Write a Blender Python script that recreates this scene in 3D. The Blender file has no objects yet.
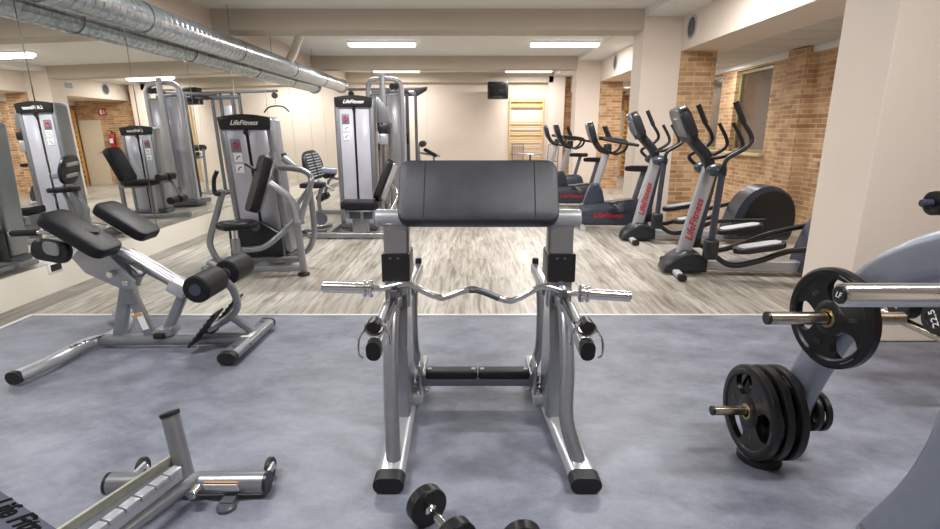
import bpy, bmesh, math, random
from mathutils import Vector as V, Matrix as M4, Euler
random.seed(5)
S = bpy.context.scene
COL = S.collection
# ------------------------------------------------------------------ camera
CAMH, FPX, PITCH = 1.40, 528.0, math.atan(134.0/528.0)
SP, CP = math.sin(PITCH), math.cos(PITCH)
cd = bpy.data.cameras.new('camera'); cam = bpy.data.objects.new('camera', cd); COL.objects.link(cam)
cam.location = (0, 0, CAMH); cam.rotation_euler = (math.pi/2 - PITCH, 0, 0)
cd.sensor_width = 36.0; cd.lens = FPX/940*36.0; cd.clip_start = 0.05
S.camera = cam
# ------------------------------------------------------------------ world, light, exposure
w = bpy.data.worlds.new('world'); S.world = w; w.use_nodes = True
w.node_tree.nodes['Background'].inputs[0].default_value = (0.95, 0.97, 1, 1)
w.node_tree.nodes['Background'].inputs[1].default_value = 0.4
S.view_settings.view_transform = 'Standard'; S.view_settings.look = 'None'
S.view_settings.exposure = 0.0; S.view_settings.gamma = 1.0; S.view_settings.use_curve_mapping = False
def area(name, loc, sx, sy, power, col=(1, .975, .945), rot=(0, 0, 0), spread=180):
    l = bpy.data.lights.new(name, 'AREA'); l.shape = 'RECTANGLE'; l.size = sx; l.size_y = sy
    l.energy = power; l.color = col; l.spread = math.radians(spread)
    o = bpy.data.objects.new(name, l); o.location = loc; o.rotation_euler = rot; COL.objects.link(o); return o
# strip lights of the ceiling bays (bay centre Y, list of X centres)
BAYS = [(-1.2, (-1.74, 1.86)), (1.3, (-1.74, 1.86)), (6.0, (-1.74, 1.86)), (11.2, (-1.74, 1.86)), (16.0, (-2.1, 1.68))]  # left lamp of the last bay is added to brighten the back wall
for by, xs in BAYS:
    for bx_ in xs:
        area('tube_light', (bx_, by, 2.995), 1.2, .2, {-1.2: 104, 1.3: 90}.get(by, 98 if by < 12 else 70))

for dy_ in (5.9, 10.0, 12.2, 15.2):
    area('downlight', (4.3, dy_, 2.52), .16, .16, 24)

# ------------------------------------------------------------------ helpers
def at(u, v, Y=None, z=None, X=None, D=None):
    """point in the room seen in direction (u, v) on the plane Y, z or X"""
    d = (v-264.5)/FPX; r = V(((u-470)/FPX, CP - d*SP, -SP - d*CP))
    if Y is not None: t = Y/r.y
    elif z is not None: t = (z-CAMH)/r.z
    elif X is not None: t = X/r.x
    else: t = D
    return V((0, 0, CAMH)) + r*t

def node_mat(name, col, rough=.5, metal=0., noise=0., nscale=8., bump=0., bscale=60., spec=None, coat=0., emit=None, estr=0., ncol=None):
    m = bpy.data.materials.new(name); m.use_nodes = True; nt = m.node_tree; b = nt.nodes['Principled BSDF']
    b.inputs['Roughness'].default_value = rough; b.inputs['Metallic'].default_value = metal
    b.inputs['Base Color'].default_value = (*col, 1)
    if coat: b.inputs['Coat Weight'].default_value = coat; b.inputs['Coat Roughness'].default_value = .15
    if spec is not None: b.inputs['Specular IOR Level'].default_value = spec
    if emit: b.inputs['Emission Color'].default_value = (*emit, 1); b.inputs['Emission Strength'].default_value = estr
    tc = nt.nodes.new('ShaderNodeNewGeometry')
    if noise:
        n = nt.nodes.new('ShaderNodeTexNoise'); n.inputs['Scale'].default_value = nscale; n.inputs['Detail'].default_value = 5
        nt.links.new(tc.outputs['Position'], n.inputs['Vector'])
        mx = nt.nodes.new('ShaderNodeMix'); mx.data_type = 'RGBA'
        c2 = ncol or tuple(min(1, c*(1+noise)) for c in col); c1 = col if ncol else tuple(c*(1-noise) for c in col)
        mx.inputs['A'].default_value = (*c1, 1); mx.inputs['B'].default_value = (*c2, 1)
        mr = nt.nodes.new('ShaderNodeMapRange'); mr.inputs[1].default_value = .35; mr.inputs[2].default_value = .65
        nt.links.new(n.outputs['Fac'], mr.inputs[0]); nt.links.new(mr.outputs[0], mx.inputs['Factor'])
        nt.links.new(mx.outputs['Result'], b.inputs['Base Color'])
    if bump:
        n = nt.nodes.new('ShaderNodeTexNoise'); n.inputs['Scale'].default_value = bscale; n.inputs['Detail'].default_value = 3
        nt.links.new(tc.outputs['Position'], n.inputs['Vector'])
        bp = nt.nodes.new('ShaderNodeBump'); bp.inputs['Strength'].default_value = bump; bp.inputs['Distance'].default_value = .004
        nt.links.new(n.outputs['Fac'], bp.inputs['Height']); nt.links.new(bp.outputs['Normal'], b.inputs['Normal'])
    return m

def s2l(r, g, b):
    f = lambda c: (c/255/12.92) if c <= 10 else ((c/255+.055)/1.055)**2.4
    return (f(r), f(g), f(b))

MT = dict(
    wall=node_mat('wall paint', s2l(222, 209, 197), .75, noise=.015, nscale=2, bump=.05),
    wallm=node_mat('base panel paint', s2l(232, 226, 214), .6),
    beam=node_mat('beam paint', s2l(192, 181, 167), .75, noise=.015, nscale=2),
    ceil=node_mat('ceiling paint', s2l(226, 225, 222), .8, noise=.01, nscale=2),
    silver=node_mat('silver powder coat', s2l(146, 149, 155), .3, .65, noise=.03, nscale=30, coat=.3),
    light=node_mat('light silver coat', s2l(182, 184, 190), .32, .5, coat=.2),
    dsilver=node_mat('graphite coat', s2l(96, 99, 107), .4, .4, noise=.04, nscale=30),
    pgrey=node_mat('blue grey powder coat', s2l(136, 142, 156), .34, .35, noise=.03, nscale=20, coat=.3),
    chrome=node_mat('chrome', s2l(225, 225, 225), .14, 1.0, bump=.03, bscale=200),
    steel=node_mat('worn steel', s2l(200, 190, 172), .22, 1.0, noise=.12, nscale=50),
    brass=node_mat('worn brass', s2l(178, 158, 110), .3, 1.0, noise=.2, nscale=60),
    ivory=node_mat('zinc plated rail', s2l(188, 188, 172), .35, .6, noise=.08, nscale=30),
    vinyl=node_mat('black vinyl', s2l(19, 19, 25), .42, 0, spec=.3, noise=.12, nscale=6, bump=.25, bscale=420),
    vinyl2=node_mat('worn vinyl', s2l(48, 50, 58), .45, 0, noise=.22, nscale=9, bump=.3, bscale=420),
    seam=node_mat('seam piping', s2l(18, 18, 20), .6, bump=.1),
    foam=node_mat('foam rubber', s2l(18, 18, 21), .55, spec=.3, bump=.4, bscale=260),
    black=node_mat('black plastic', s2l(24, 25, 28), .38, noise=.1, nscale=30),
    rubber=node_mat('black rubber', s2l(22, 22, 24), .55, noise=.15, nscale=60, bump=.15, bscale=300),
    iron=node_mat('plate rubber', s2l(14, 15, 17), .34, 0, noise=.15, nscale=40, bump=.15, bscale=200),
    edge=node_mat('worn plate edge', s2l(92, 94, 98), .5, .2, noise=.3, nscale=80),
    navy=node_mat('slate plastic', s2l(50, 56, 70), .34, noise=.06, nscale=20, coat=.2),
    navyd=node_mat('dark slate plastic', s2l(28, 31, 38), .36, noise=.06, nscale=20),
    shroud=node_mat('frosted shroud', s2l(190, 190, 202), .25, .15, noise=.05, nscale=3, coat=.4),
    shroudd=node_mat('grey shroud', s2l(118, 120, 130), .3, .15),  # darker grey than the front shroud, also on placards and console backs
    white=node_mat('white print', s2l(238, 238, 238), .5, noise=.02),
    grey=node_mat('grey print', s2l(176, 178, 184), .5, noise=.04, nscale=40),
    red=node_mat('red print', s2l(186, 36, 48), .45, noise=.05),
    orange=node_mat('orange print', s2l(214, 146, 78), .5, noise=.05),
    redp=node_mat('red enamel', s2l(176, 26, 34), .3, coat=.5, noise=.03),
    wood=node_mat('pale beech', s2l(222, 190, 130), .42, noise=.08, nscale=14),
    woodd=node_mat('varnished beech', s2l(206, 160, 90), .42, noise=.08, nscale=14),
    door=node_mat('door paint', s2l(216, 204, 184), .5, noise=.02),
    glass=node_mat('brown tinted pane', s2l(66, 54, 46), .1, 0, noise=.15, nscale=1.5, coat=1),
    olive=node_mat('olive frame', s2l(132, 124, 86), .45, noise=.05),
    stone=node_mat('stone sill', s2l(198, 180, 146), .6, noise=.08, nscale=20),
    trim=node_mat('aluminium strip', s2l(222, 222, 222), .35, .3, noise=.03),
    mirror=node_mat('mirror silver', (.93, .955, .94), .0, 1.0),
    lamp=node_mat('lamp diffuser', (1, 1, 1), .5, emit=(1, .98, .94), estr=3.2),
    panel=node_mat('slate grey coat', s2l(70, 74, 88), .7, 0, noise=.05, nscale=30, spec=.2),
    ink=node_mat('black lettering', s2l(10, 10, 12), .8, 0, spec=.1),
    tile=node_mat('ceiling tile', s2l(200, 196, 190), .8, noise=.03, nscale=60),
    screen=node_mat('dark screen', s2l(20, 22, 26), .15, coat=.6, noise=.1),
)
MT['mirror'].node_tree.nodes['Principled BSDF'].inputs['Roughness'].default_value = 0.0

def galv():
    m = bpy.data.materials.new('galvanised spiral'); m.use_nodes = True; nt = m.node_tree; b = nt.nodes['Principled BSDF']
    b.inputs['Metallic'].default_value = .85; b.inputs['Roughness'].default_value = .24
    g = nt.nodes.new('ShaderNodeNewGeometry'); n = nt.nodes.new('ShaderNodeTexVoronoi'); n.inputs['Scale'].default_value = 22
    nt.links.new(g.outputs['Position'], n.inputs['Vector'])
    cr = nt.nodes.new('ShaderNodeValToRGB'); cr.color_ramp.elements[0].color = (*s2l(164, 174, 184), 1); cr.color_ramp.elements[1].color = (*s2l(206, 213, 218), 1)
    nt.links.new(n.outputs['Color'], cr.inputs[0]); nt.links.new(cr.outputs[0], b.inputs['Base Color'])
    return m
MT['galv'] = galv()

def wood_floor(name, dark=1.0):
    m = bpy.data.materials.new(name); m.use_nodes = True; nt = m.node_tree; L = nt.links; b = nt.nodes['Principled BSDF']
    g = nt.nodes.new('ShaderNodeNewGeometry'); sp = nt.nodes.new('ShaderNodeSeparateXYZ'); L.new(g.outputs['Position'], sp.inputs[0])
    cb = nt.nodes.new('ShaderNodeCombineXYZ'); L.new(sp.outputs['Y'], cb.inputs[0]); L.new(sp.outputs['X'], cb.inputs[1])
    br = nt.nodes.new('ShaderNodeTexBrick'); br.offset = .37; L.new(cb.outputs[0], br.inputs['Vector'])
    br.inputs['Scale'].default_value = 1; br.inputs['Brick Width'].default_value = 1.25; br.inputs['Row Height'].default_value = .185
    br.inputs['Mortar Size'].default_value = .0018; br.inputs['Mortar Smooth'].default_value = .2; br.inputs['Bias'].default_value = 0
    br.inputs['Color1'].default_value = (*[c*dark for c in s2l(200, 195, 186)], 1); br.inputs['Color2'].default_value = (*[c*dark for c in s2l(166, 160, 149)], 1)
    br.inputs['Mortar'].default_value = (*[c*dark for c in s2l(150, 140, 128)], 1)
    mp = nt.nodes.new('ShaderNodeMapping'); mp.inputs['Scale'].default_value = (13, 1.1, 1); L.new(g.outputs['Position'], mp.inputs[0])
    n1 = nt.nodes.new('ShaderNodeTexNoise'); n1.inputs['Scale'].default_value = 1.6; n1.inputs['Detail'].default_value = 8; n1.inputs['Roughness'].default_value = .65; n1.inputs['Distortion'].default_value = .6
    L.new(mp.outputs[0], n1.inputs['Vector'])
    cr = nt.nodes.new('ShaderNodeValToRGB'); e = cr.color_ramp.elements
    e[0].position = .34; e[0].color = (*s2l(112, 104, 97), 1); e[1].position = .58; e[1].color = (1, 1, 1, 1)
    L.new(n1.outputs['Fac'], cr.inputs[0])
    mx = nt.nodes.new('ShaderNodeMix'); mx.data_type = 'RGBA'; mx.blend_type = 'MULTIPLY'; mx.inputs['Factor'].default_value = .75
    L.new(br.outputs['Color'], mx.inputs['A']); L.new(cr.outputs[0], mx.inputs['B']); L.new(mx.outputs['Result'], b.inputs['Base Color'])
    b.inputs['Roughness'].default_value = .36
    return m
MT['floor'] = wood_floor('washed oak laminate'); MT['floorshade'] = wood_floor('duct shade laminate', .55)  # second laminate carries the duct's shade in its colour

def mat_floor():
    m = bpy.data.materials.new('rubber mat'); m.use_nodes = True; nt = m.node_tree; L = nt.links; b = nt.nodes['Principled BSDF']
    g = nt.nodes.new('ShaderNodeNewGeometry')
    mp = nt.nodes.new('ShaderNodeMapping'); mp.inputs['Scale'].default_value = (1, 1.5, 1); mp.inputs['Rotation'].default_value = (0, 0, .7); L.new(g.outputs['Position'], mp.inputs[0])
    n = nt.nodes.new('ShaderNodeTexNoise'); n.inputs['Scale'].default_value = 3.0; n.inputs['Detail'].default_value = 12; n.inputs['Roughness'].default_value = .74; n.inputs['Distortion'].default_value = .15
    L.new(mp.outputs[0], n.inputs['Vector'])
    cr = nt.nodes.new('ShaderNodeValToRGB'); e = cr.color_ramp.elements
    e[0].position = .32; e[0].color = (*s2l(90, 94, 107), 1); e[1].position = .7; e[1].color = (*s2l(140, 144, 158), 1)
    L.new(n.outputs['Fac'], cr.inputs[0]); L.new(cr.outputs[0], b.inputs['Base Color'])
    n2 = nt.nodes.new('ShaderNodeTexNoise'); n2.inputs['Scale'].default_value = 240; L.new(g.outputs['Position'], n2.inputs['Vector'])
    bp = nt.nodes.new('ShaderNodeBump'); bp.inputs['Strength'].default_value = .25; bp.inputs['Distance'].default_value = .002
    L.new(n2.outputs['Fac'], bp.inputs['Height']); L.new(bp.outputs['Normal'], b.inputs['Normal'])
    mr = nt.nodes.new('ShaderNodeMapRange'); mr.inputs[3].default_value = .34; mr.inputs[4].default_value = .55; L.new(n.outputs['Fac'], mr.inputs[0]); L.new(mr.outputs[0], b.inputs['Roughness'])
    return m
MT['mat'] = mat_floor()

def brick():
    m = bpy.data.materials.new('tan brick'); m.use_nodes = True; nt = m.node_tree; L = nt.links; b = nt.nodes['Principled BSDF']
    g = nt.nodes.new('ShaderNodeNewGeometry'); sp = nt.nodes.new('ShaderNodeSeparateXYZ'); L.new(g.outputs['Position'], sp.inputs[0])
    ad = nt.nodes.new('ShaderNodeMath'); L.new(sp.outputs['X'], ad.inputs[0]); L.new(sp.outputs['Y'], ad.inputs[1])
    cb = nt.nodes.new('ShaderNodeCombineXYZ'); L.new(ad.outputs[0], cb.inputs[0]); L.new(sp.outputs['Z'], cb.inputs[1])
    br = nt.nodes.new('ShaderNodeTexBrick'); L.new(cb.outputs[0], br.inputs['Vector'])
    br.inputs['Scale'].default_value = 1; br.inputs['Brick Width'].default_value = .25; br.inputs['Row Height'].default_value = .068
    br.inputs['Mortar Size'].default_value = .007; br.inputs['Mortar Smooth'].default_value = .3
    br.inputs['Color1'].default_value = (*s2l(170, 126, 88), 1); br.inputs['Color2'].default_value = (*s2l(208, 172, 132), 1); br.inputs['Mortar'].default_value = (*s2l(212, 194, 166), 1)
    n = nt.nodes.new('ShaderNodeTexNoise'); n.inputs['Scale'].default_value = 5; n.inputs['Detail'].default_value = 6; L.new(g.outputs['Position'], n.inputs['Vector'])
    cr = nt.nodes.new('ShaderNodeValToRGB'); cr.color_ramp.elements[0].position = .35; cr.color_ramp.elements[0].color = (.62, .56, .5, 1); cr.color_ramp.elements[1].position = .6
    L.new(n.outputs['Fac'], cr.inputs[0])
    mx = nt.nodes.new('ShaderNodeMix'); mx.data_type = 'RGBA'; mx.blend_type = 'MULTIPLY'; mx.inputs['Factor'].default_value = .6
    L.new(br.outputs['Color'], mx.inputs['A']); L.new(cr.outputs[0], mx.inputs['B']); L.new(mx.outputs['Result'], b.inputs['Base Color'])
    bp = nt.nodes.new('ShaderNodeBump'); bp.inputs['Strength'].default_value = .6; bp.inputs['Distance'].default_value = .006; bp.invert = True
    L.new(br.outputs['Fac'], bp.inputs['Height']); L.new(bp.outputs['Normal'], b.inputs['Normal'])
    b.inputs['Roughness'].default_value = .8
    return m
MT['brick'] = brick()

ROOTLOC = {}
class MB:
    def __init__(self): self.bm = bmesh.new()
    def _add(self, verts, faces):
        vs = [self.bm.verts.new(v) for v in verts]
        for f in faces:
            try: self.bm.faces.new([vs[i] for i in f])
            except ValueError: pass
        return vs
    def merge(self, b2, mat=None):
        me = bpy.data.meshes.new('tmp'); b2.to_mesh(me); b2.free()
        if mat: me.transform(mat)
        self.bm.from_mesh(me); bpy.data.meshes.remove(me)
    def box(self, c, s, rot=None, bev=0., seg=2):
        b = bmesh.new(); bmesh.ops.create_cube(b, size=1.0)
        bmesh.ops.scale(b, vec=V(s), verts=b.verts)
        if bev: bmesh.ops.bevel(b, geom=b.edges[:], offset=min(bev, min(s)*.49), segments=seg, profile=.5, affect='EDGES')
        m = M4.Translation(V(c)) @ (rot.to_4x4() if rot else M4.Identity(4))
        self.merge(b, m); return self
    def sweep(self, pts, prof, up=V((0, 0, 1)), caps=True, scales=None):
        pts = [V(p) for p in pts]; n = len(prof); rings = []
        prevx = None
        for i, p in enumerate(pts):
            if i == 0: t = pts[1]-pts[0]
            elif i == len(pts)-1: t = pts[-1]-pts[-2]
            else: t = (pts[i+1]-p).normalized() + (p-pts[i-1]).normalized()
            t.normalize()
            if prevx is None:
                x = t.cross(up)
                if x.length < 1e-3: x = t.cross(V((0, 1, 0)))
                if x.length < 1e-3: x = t.cross(V((1, 0, 0)))
            else: x = prevx - t*prevx.dot(t)
            x.normalize(); y = x.cross(t); prevx = x
            k = 1.0
            if 0 < i < len(pts)-1:
                cs = (pts[i+1]-p).normalized().dot((p-pts[i-1]).normalized()); k = 1.0
            s = scales[i] if scales else 1.0
            rings.append([self.bm.verts.new(p + x*(a*s) + y*(b*s)) for a, b in prof])
        for i in range(len(rings)-1):
            for j in range(n):
                self.bm.faces.new((rings[i][j], rings[i][(j+1) % n], rings[i+1][(j+1) % n], rings[i+1][j]))
        if caps:
            self.bm.faces.new(rings[0][::-1]); self.bm.faces.new(rings[-1])
        return self
    def tube(self, pts, r, n=14, caps=True, scales=None):
        return self.sweep(pts, [(r*math.cos(2*math.pi*i/n), r*math.sin(2*math.pi*i/n)) for i in range(n)], caps=caps, scales=scales)
    def beam(self, pts, w_, h_, rad=.012, up=V((0, 0, 1)), scales=None):
        return self.sweep(pts, rrect(w_, h_, rad), up=up, scales=scales)
    def lathe(self, prof, loc, axis=V((0, 0, 1)), n=28):
        """prof: (radius, height along axis)"""
        q = V((0, 0, 1)).rotation_difference(V(axis).normalized()); loc = V(loc); rings = []
        for r, h in prof:
            if r < 1e-5: rings.append([self.bm.verts.new(loc + q @ V((0, 0, h)))])
            else: rings.append([self.bm.verts.new(loc + q @ V((r*math.cos(2*math.pi*i/n), r*math.sin(2*math.pi*i/n), h))) for i in range(n)])
        for a, b in zip(rings, rings[1:]):
            for j in range(n):
                k = (j+1) % n
                if len(a) == 1 and len(b) == 1: continue
                if len(a) == 1: self.bm.faces.new((a[0], b[j], b[k]))
                elif len(b) == 1: self.bm.faces.new((a[j], b[0], a[k]))
                else: self.bm.faces.new((a[j], b[j], b[k], a[k]))
        return self
    def cyl(self, a, b, r, n=20, bev=.15):
        a, b = V(a), V(b); L = (b-a).length; e = min(r, L*.5)*bev
        return self.lathe([(0, 0), (r-e, 0), (r, e), (r, L-e), (r-e, L), (0, L)], a, b-a, n)
    def ball(self, c, r, sx=1, sy=1, sz=1, rot=None):
        b = bmesh.new(); bmesh.ops.create_uvsphere(b, u_segments=18, v_segments=12, radius=r)
        m = M4.Translation(V(c)) @ (rot.to_4x4() if rot else M4.Identity(4)) @ M4.Diagonal((sx, sy, sz, 1)); self.merge(b, m); return self
    def prism(self, poly, o, ax, ay, th, bev=0.):
        """polygon in the plane (ax, ay) through o, extruded by th along ax x ay"""
        ax, ay = V(ax).normalized(), V(ay).normalized(); nz = ax.cross(ay).normalized()
        b = bmesh.new(); bot = [b.verts.new(V((x, y, -th/2))) for x, y in poly]; top = [b.verts.new(V((x, y, th/2))) for x, y in poly]
        n = len(poly)
        for i in range(n): b.faces.new((bot[i], bot[(i+1) % n], top[(i+1) % n], top[i]))
        f1 = b.faces.new(bot[::-1]); f2 = b.faces.new(top)
        if bev:
            ed = list(set(f1.edges[:]+f2.edges[:])); bmesh.ops.bevel(b, geom=ed, offset=bev, segments=3, profile=.5, affect='EDGES')
        m = M4(((ax.x, ay.x, nz.x, o[0]), (ax.y, ay.y, nz.y, o[1]), (ax.z, ay.z, nz.z, o[2]), (0, 0, 0, 1)))
        self.merge(b, m); return self
    def build(self, name, mat, parent=None, smooth=True, sharp=35):
        bmesh.ops.recalc_face_normals(self.bm, faces=self.bm.faces[:])
        me = bpy.data.meshes.new(name); self.bm.to_mesh(me); self.bm.free()
        me.materials.append(MT[mat] if isinstance(mat, str) else mat)
        o = bpy.data.objects.new(name, me); COL.objects.link(o)
        if parent:
            r = parent
            while r.parent: r = r.parent
            me.transform(M4.Translation(-ROOTLOC.get(r.name, V((0, 0, 0))))) if r.name in ROOTLOC else None
            o.parent = parent
        else:
            vs = [v.co for v in me.vertices]
            lo = V((min(v[i] for v in vs) for i in range(3))); hi = V((max(v[i] for v in vs) for i in range(3)))
            c = V(((lo.x+hi.x)/2, (lo.y+hi.y)/2, lo.z)); me.transform(M4.Translation(-c)); o.location = c
            ROOTLOC[o.name] = c
        if smooth:
            for p in me.polygons: p.use_smooth = True
            try: me.set_sharp_from_angle(angle=math.radians(sharp))
            except Exception: pass
        return o

def rrect(w_, h_, r, k=4):
    r = min(r, w_*.499, h_*.499); out = []
    for cx, cy, a0 in ((w_/2-r, h_/2-r, 0), (-w_/2+r, h_/2-r, 90), (-w_/2+r, -h_/2+r, 180), (w_/2-r, -h_/2+r, 270)):
        for i in range(k+1):
            a = math.radians(a0 + 90*i/k); out.append((cx+r*math.cos(a), cy+r*math.sin(a)))
    return out
def curve(pts, n=6):
    pts = [V(p) for p in pts]; P = [2*pts[0]-pts[1]] + pts + [2*pts[-1]-pts[-2]]; out = []
    for i in range(1, len(P)-2):
        for k in range(n):
            t = k/n; a, b, c, d = P[i-1], P[i], P[i+1], P[i+2]
            out.append(.5*((2*b) + (c-a)*t + (2*a-5*b+4*c-d)*t*t + (3*b-3*c+d-a)*t**3))
    out.append(pts[-1]); return out
def tag(o, label=None, cat=None, group=None, kind=None):
    if label: o['label'] = label
    if cat: o['category'] = cat
    if group: o['group'] = group
    if kind: o['kind'] = kind
    return o
def root(name, loc, label, cat, group=None, rz=0, world=True):
    o = bpy.data.objects.new(name, None); COL.objects.link(o); o.location = loc; o.rotation_euler = (0, 0, rz); o.empty_display_size = .1
    if world: ROOTLOC[o.name] = V(loc)
    return tag(o, label, cat, group)
def copy_tree(o, parent=None):
    c = o.copy(); COL.objects.link(c); c.parent = parent
    for ch in list(o.children): copy_tree(ch, c)
    return c
def struct(mb, name, mat, smooth=False): return tag(mb.build(name, mat, smooth=smooth), kind='structure')
def lettering(text, size, o, ax, ay, mat, parent, name='lettering', ext=.0015, shear=.25, bold=0.0, xs=1.0):
    cu = bpy.data.curves.new('t', 'FONT'); cu.body = text; cu.size = size; cu.extrude = ext; cu.shear = shear; cu.offset = bold; cu.align_x = 'CENTER'; cu.align_y = 'CENTER'; cu.resolution_u = 3
    t = bpy.data.objects.new('t', cu); COL.objects.link(t)
    me = bpy.data.meshes.new_from_object(t.evaluated_get(bpy.context.evaluated_depsgraph_get()))
    bpy.data.objects.remove(t)
    ax, ay = V(ax).normalized(), V(ay).normalized(); nz = ax.cross(ay)
    me.transform(M4(((ax.x*xs, ay.x, nz.x, o[0]), (ax.y*xs, ay.y, nz.y, o[1]), (ax.z*xs, ay.z, nz.z, o[2]), (0, 0, 0, 1))))
    me.materials.clear(); me.materials.append(MT[mat])
    mb = MB(); mb.bm.from_mesh(me); bpy.data.meshes.remove(me)
    return mb.build(name, mat, parent, smooth=False)
def pad(mb, c, sx, sy, sz, rot=None, bev=.03, rad=None):
    """upholstered pad with rounded outline"""
    b = bmesh.new(); pr = rrect(sx, sy, rad or min(sx, sy)*.22, 5); n = len(pr)
    lv = [(-.5, .94), (-.38, .99), (0, 1.0), (.3, .99), (.44, .955), (.5, .88)]
    rings = [[b.verts.new((x*(1-(1-k)*min(1, .06/sx*4)), y*(1-(1-k)*min(1, .06/sy*4)), h*sz)) for x, y in pr] for h, k in lv]
    for a, c2 in zip(rings, rings[1:]):
        for j in range(n): b.faces.new((a[j], a[(j+1) % n], c2[(j+1) % n], c2[j]))
    b.faces.new(rings[0][::-1]); b.faces.new(rings[-1])
    mb.merge(b, M4.Translation(V(c)) @ (rot.to_4x4() if rot else M4.Identity(4))); return mb
def frame3(ax, ay):
    ax = V(ax).normalized(); ay = V(ay); ay = (ay-ax*ay.dot(ax)).normalized(); az = ax.cross(ay)
    return M4(((ax.x, ay.x, az.x), (ax.y, ay.y, az.y), (ax.z, ay.z, az.z))).to_3x3()
# ================================================================== the room
WL, XR, XC, XS, XI, XO = -3.75, 2.53, 2.53, 3.10, 3.76, 4.85     # left wall, column face, soffit plane, soffit inner edge, outer wall
ZC, ZB, ZS, ZA = 3.10, 2.816, 2.996, 2.53
YB, Y0 = 17.1, -3.0
BEAMS = [(-1.56, -1.07), (3.38, 3.88), (8.28, 8.77), (13.22, 13.72), (16.86, 17.1)]
mb = MB(); mb.box((.55, (3.89+YB+.2)/2, -.05), (XO-WL+.6, YB+.2-3.89, .1)); mb.box((-3.73, (Y0+3.89)/2-.1, -.05), (.64, 3.89-Y0+.2, .1)); mb.box((.87, (Y0+3.89)/2-.1, -.07), (8.56, 3.89-Y0+.2, .1)); struct(mb, 'floor', 'floor')
mb = MB(); mb.prism([(-3.405, Y0+.05), (4.8, Y0+.05), (4.8, 3.37), (2.52, 3.37), (2.52, 3.885), (-3.405, 3.885)], (0, 0, -.009), (1, 0, 0), (0, 1, 0), .018); tag(mb.build('rubber_mat', 'mat', smooth=False), 'blue grey rubber flooring covering the near half of the gym floor', 'flooring')
mb = MB(); mb.box((-.45, 3.905, .003), (5.93, .03, .006)); struct(mb, 'trim_1', 'trim')
mb = MB(); mb.box((-3.425, (Y0+3.92)/2, .003), (.03, 3.9-Y0, .006)); struct(mb, 'trim_2', 'trim')
mb = MB(); mb.box((-3.57, (Y0+YB)/2+.1, .001), (.24, YB-Y0-.3, .002)); struct(mb, 'floor_duct_shade', 'floorshade')  # shade under the duct, laid along the wall as a darker strip
mb = MB(); mb.box((WL-.1, (Y0+YB)/2, ZC/2), (.2, YB-Y0+.4, ZC)); struct(mb, 'wall_left', 'wall')
mb = MB(); mb.box((WL+.025, (Y0+YB)/2, .13), (.05, YB-Y0-.1, .26)); struct(mb, 'baseboard_left', 'wallm')
mb = MB(); mb.box((.55, Y0-.1, ZC/2), (XO-WL, .2, ZC)); struct(mb, 'wall_rear', 'wall')
mb = MB(); mb.box(((WL+2.5)/2, YB+.1, ZC/2), (2.5-WL, .2, ZC)); struct(mb, 'wall_back', 'wall')
mb = MB(); mb.box(((XO+2.5)/2+.15, YB+.1, ZC/2), (XO-2.5+.3, .2, ZC)); struct(mb, 'wall_back_brick', 'brick')
mb = MB(); mb.box((.55, (Y0+YB)/2, ZC+.05), (XO-WL+.6, YB-Y0+.4, .1)); struct(mb, 'ceiling', 'ceil')
# dropped strip along the column line, soffit box, aisle ceiling
mb = MB(); mb.box(((2.53+XS)/2, (Y0+YB)/2, (ZS+ZC)/2), (XS-2.53, YB-Y0, ZC-ZS)); struct(mb, 'ceiling_drop', 'ceil')
mb = MB(); mb.box(((XS+XI)/2, (Y0+YB)/2, (ZA+ZC)/2), (XI-XS, YB-Y0, ZC-ZA)); struct(mb, 'ceiling_soffit', 'wall')
mb = MB(); mb.box(((XI+XO)/2, (Y0+YB)/2, ZA+.22), (XO-XI, YB-Y0, .36)); struct(mb, 'ceiling_aisle', 'ceil')
mb = MB()
for k in range(32):
    mb.box(((XI+XO)/2-.02, Y0+.32+k*.61, ZA+.03), (XO-XI-.1, .58, .02), bev=.004)
struct(mb, 'trim_4', 'tile')
mb = MB(); mb.box((XO-.03, (Y0+YB)/2, ZA-.02), (.06, YB-Y0, .1)); struct(mb, 'trim_5', 'ceil')
# beams notched over the duct
DX, DZ, DR = -3.38, 2.53, .15
def beam_poly(): return [(2.53, ZC), (2.53, ZB), (WL, ZB), (WL, ZC)]
for i, (a, b) in enumerate(BEAMS):
    mb = MB(); mb.prism([(x, z) for x, z in beam_poly()], (0, (a+b)/2, 0), (1, 0, 0), (0, 0, 1), b-a); struct(mb, 'ceiling_beam_%d' % (i+1), 'beam')
# columns with their brick flanks
for i, (a, b) in enumerate(BEAMS):
    x1 = XS if i < 4 else 2.9
    if i == 1:
        mb = MB(); mb.box(((2.53+XO)/2, (a+b)/2, ZC/2), (XO-2.53, b-a, ZC), bev=.004, seg=1); struct(mb, 'wall_column_2', 'wall'); continue
    mb = MB(); mb.box(((2.53+x1)/2 if i < 4 else 2.64, (a+b)/2, ZS/2), ((x1-2.53) if i < 4 else .5, b-a, ZS), bev=.004, seg=1); struct(mb, 'wall_column_%d' % (i+1), 'wall')
    if 1 < i < 4:
        mb = MB(); mb.box(((XS+3.64)/2, (a+b)/2, ZA/2), (3.64-XS, b-a-.02, ZA)); struct(mb, 'wall_pier_%d' % i, 'brick')
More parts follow.
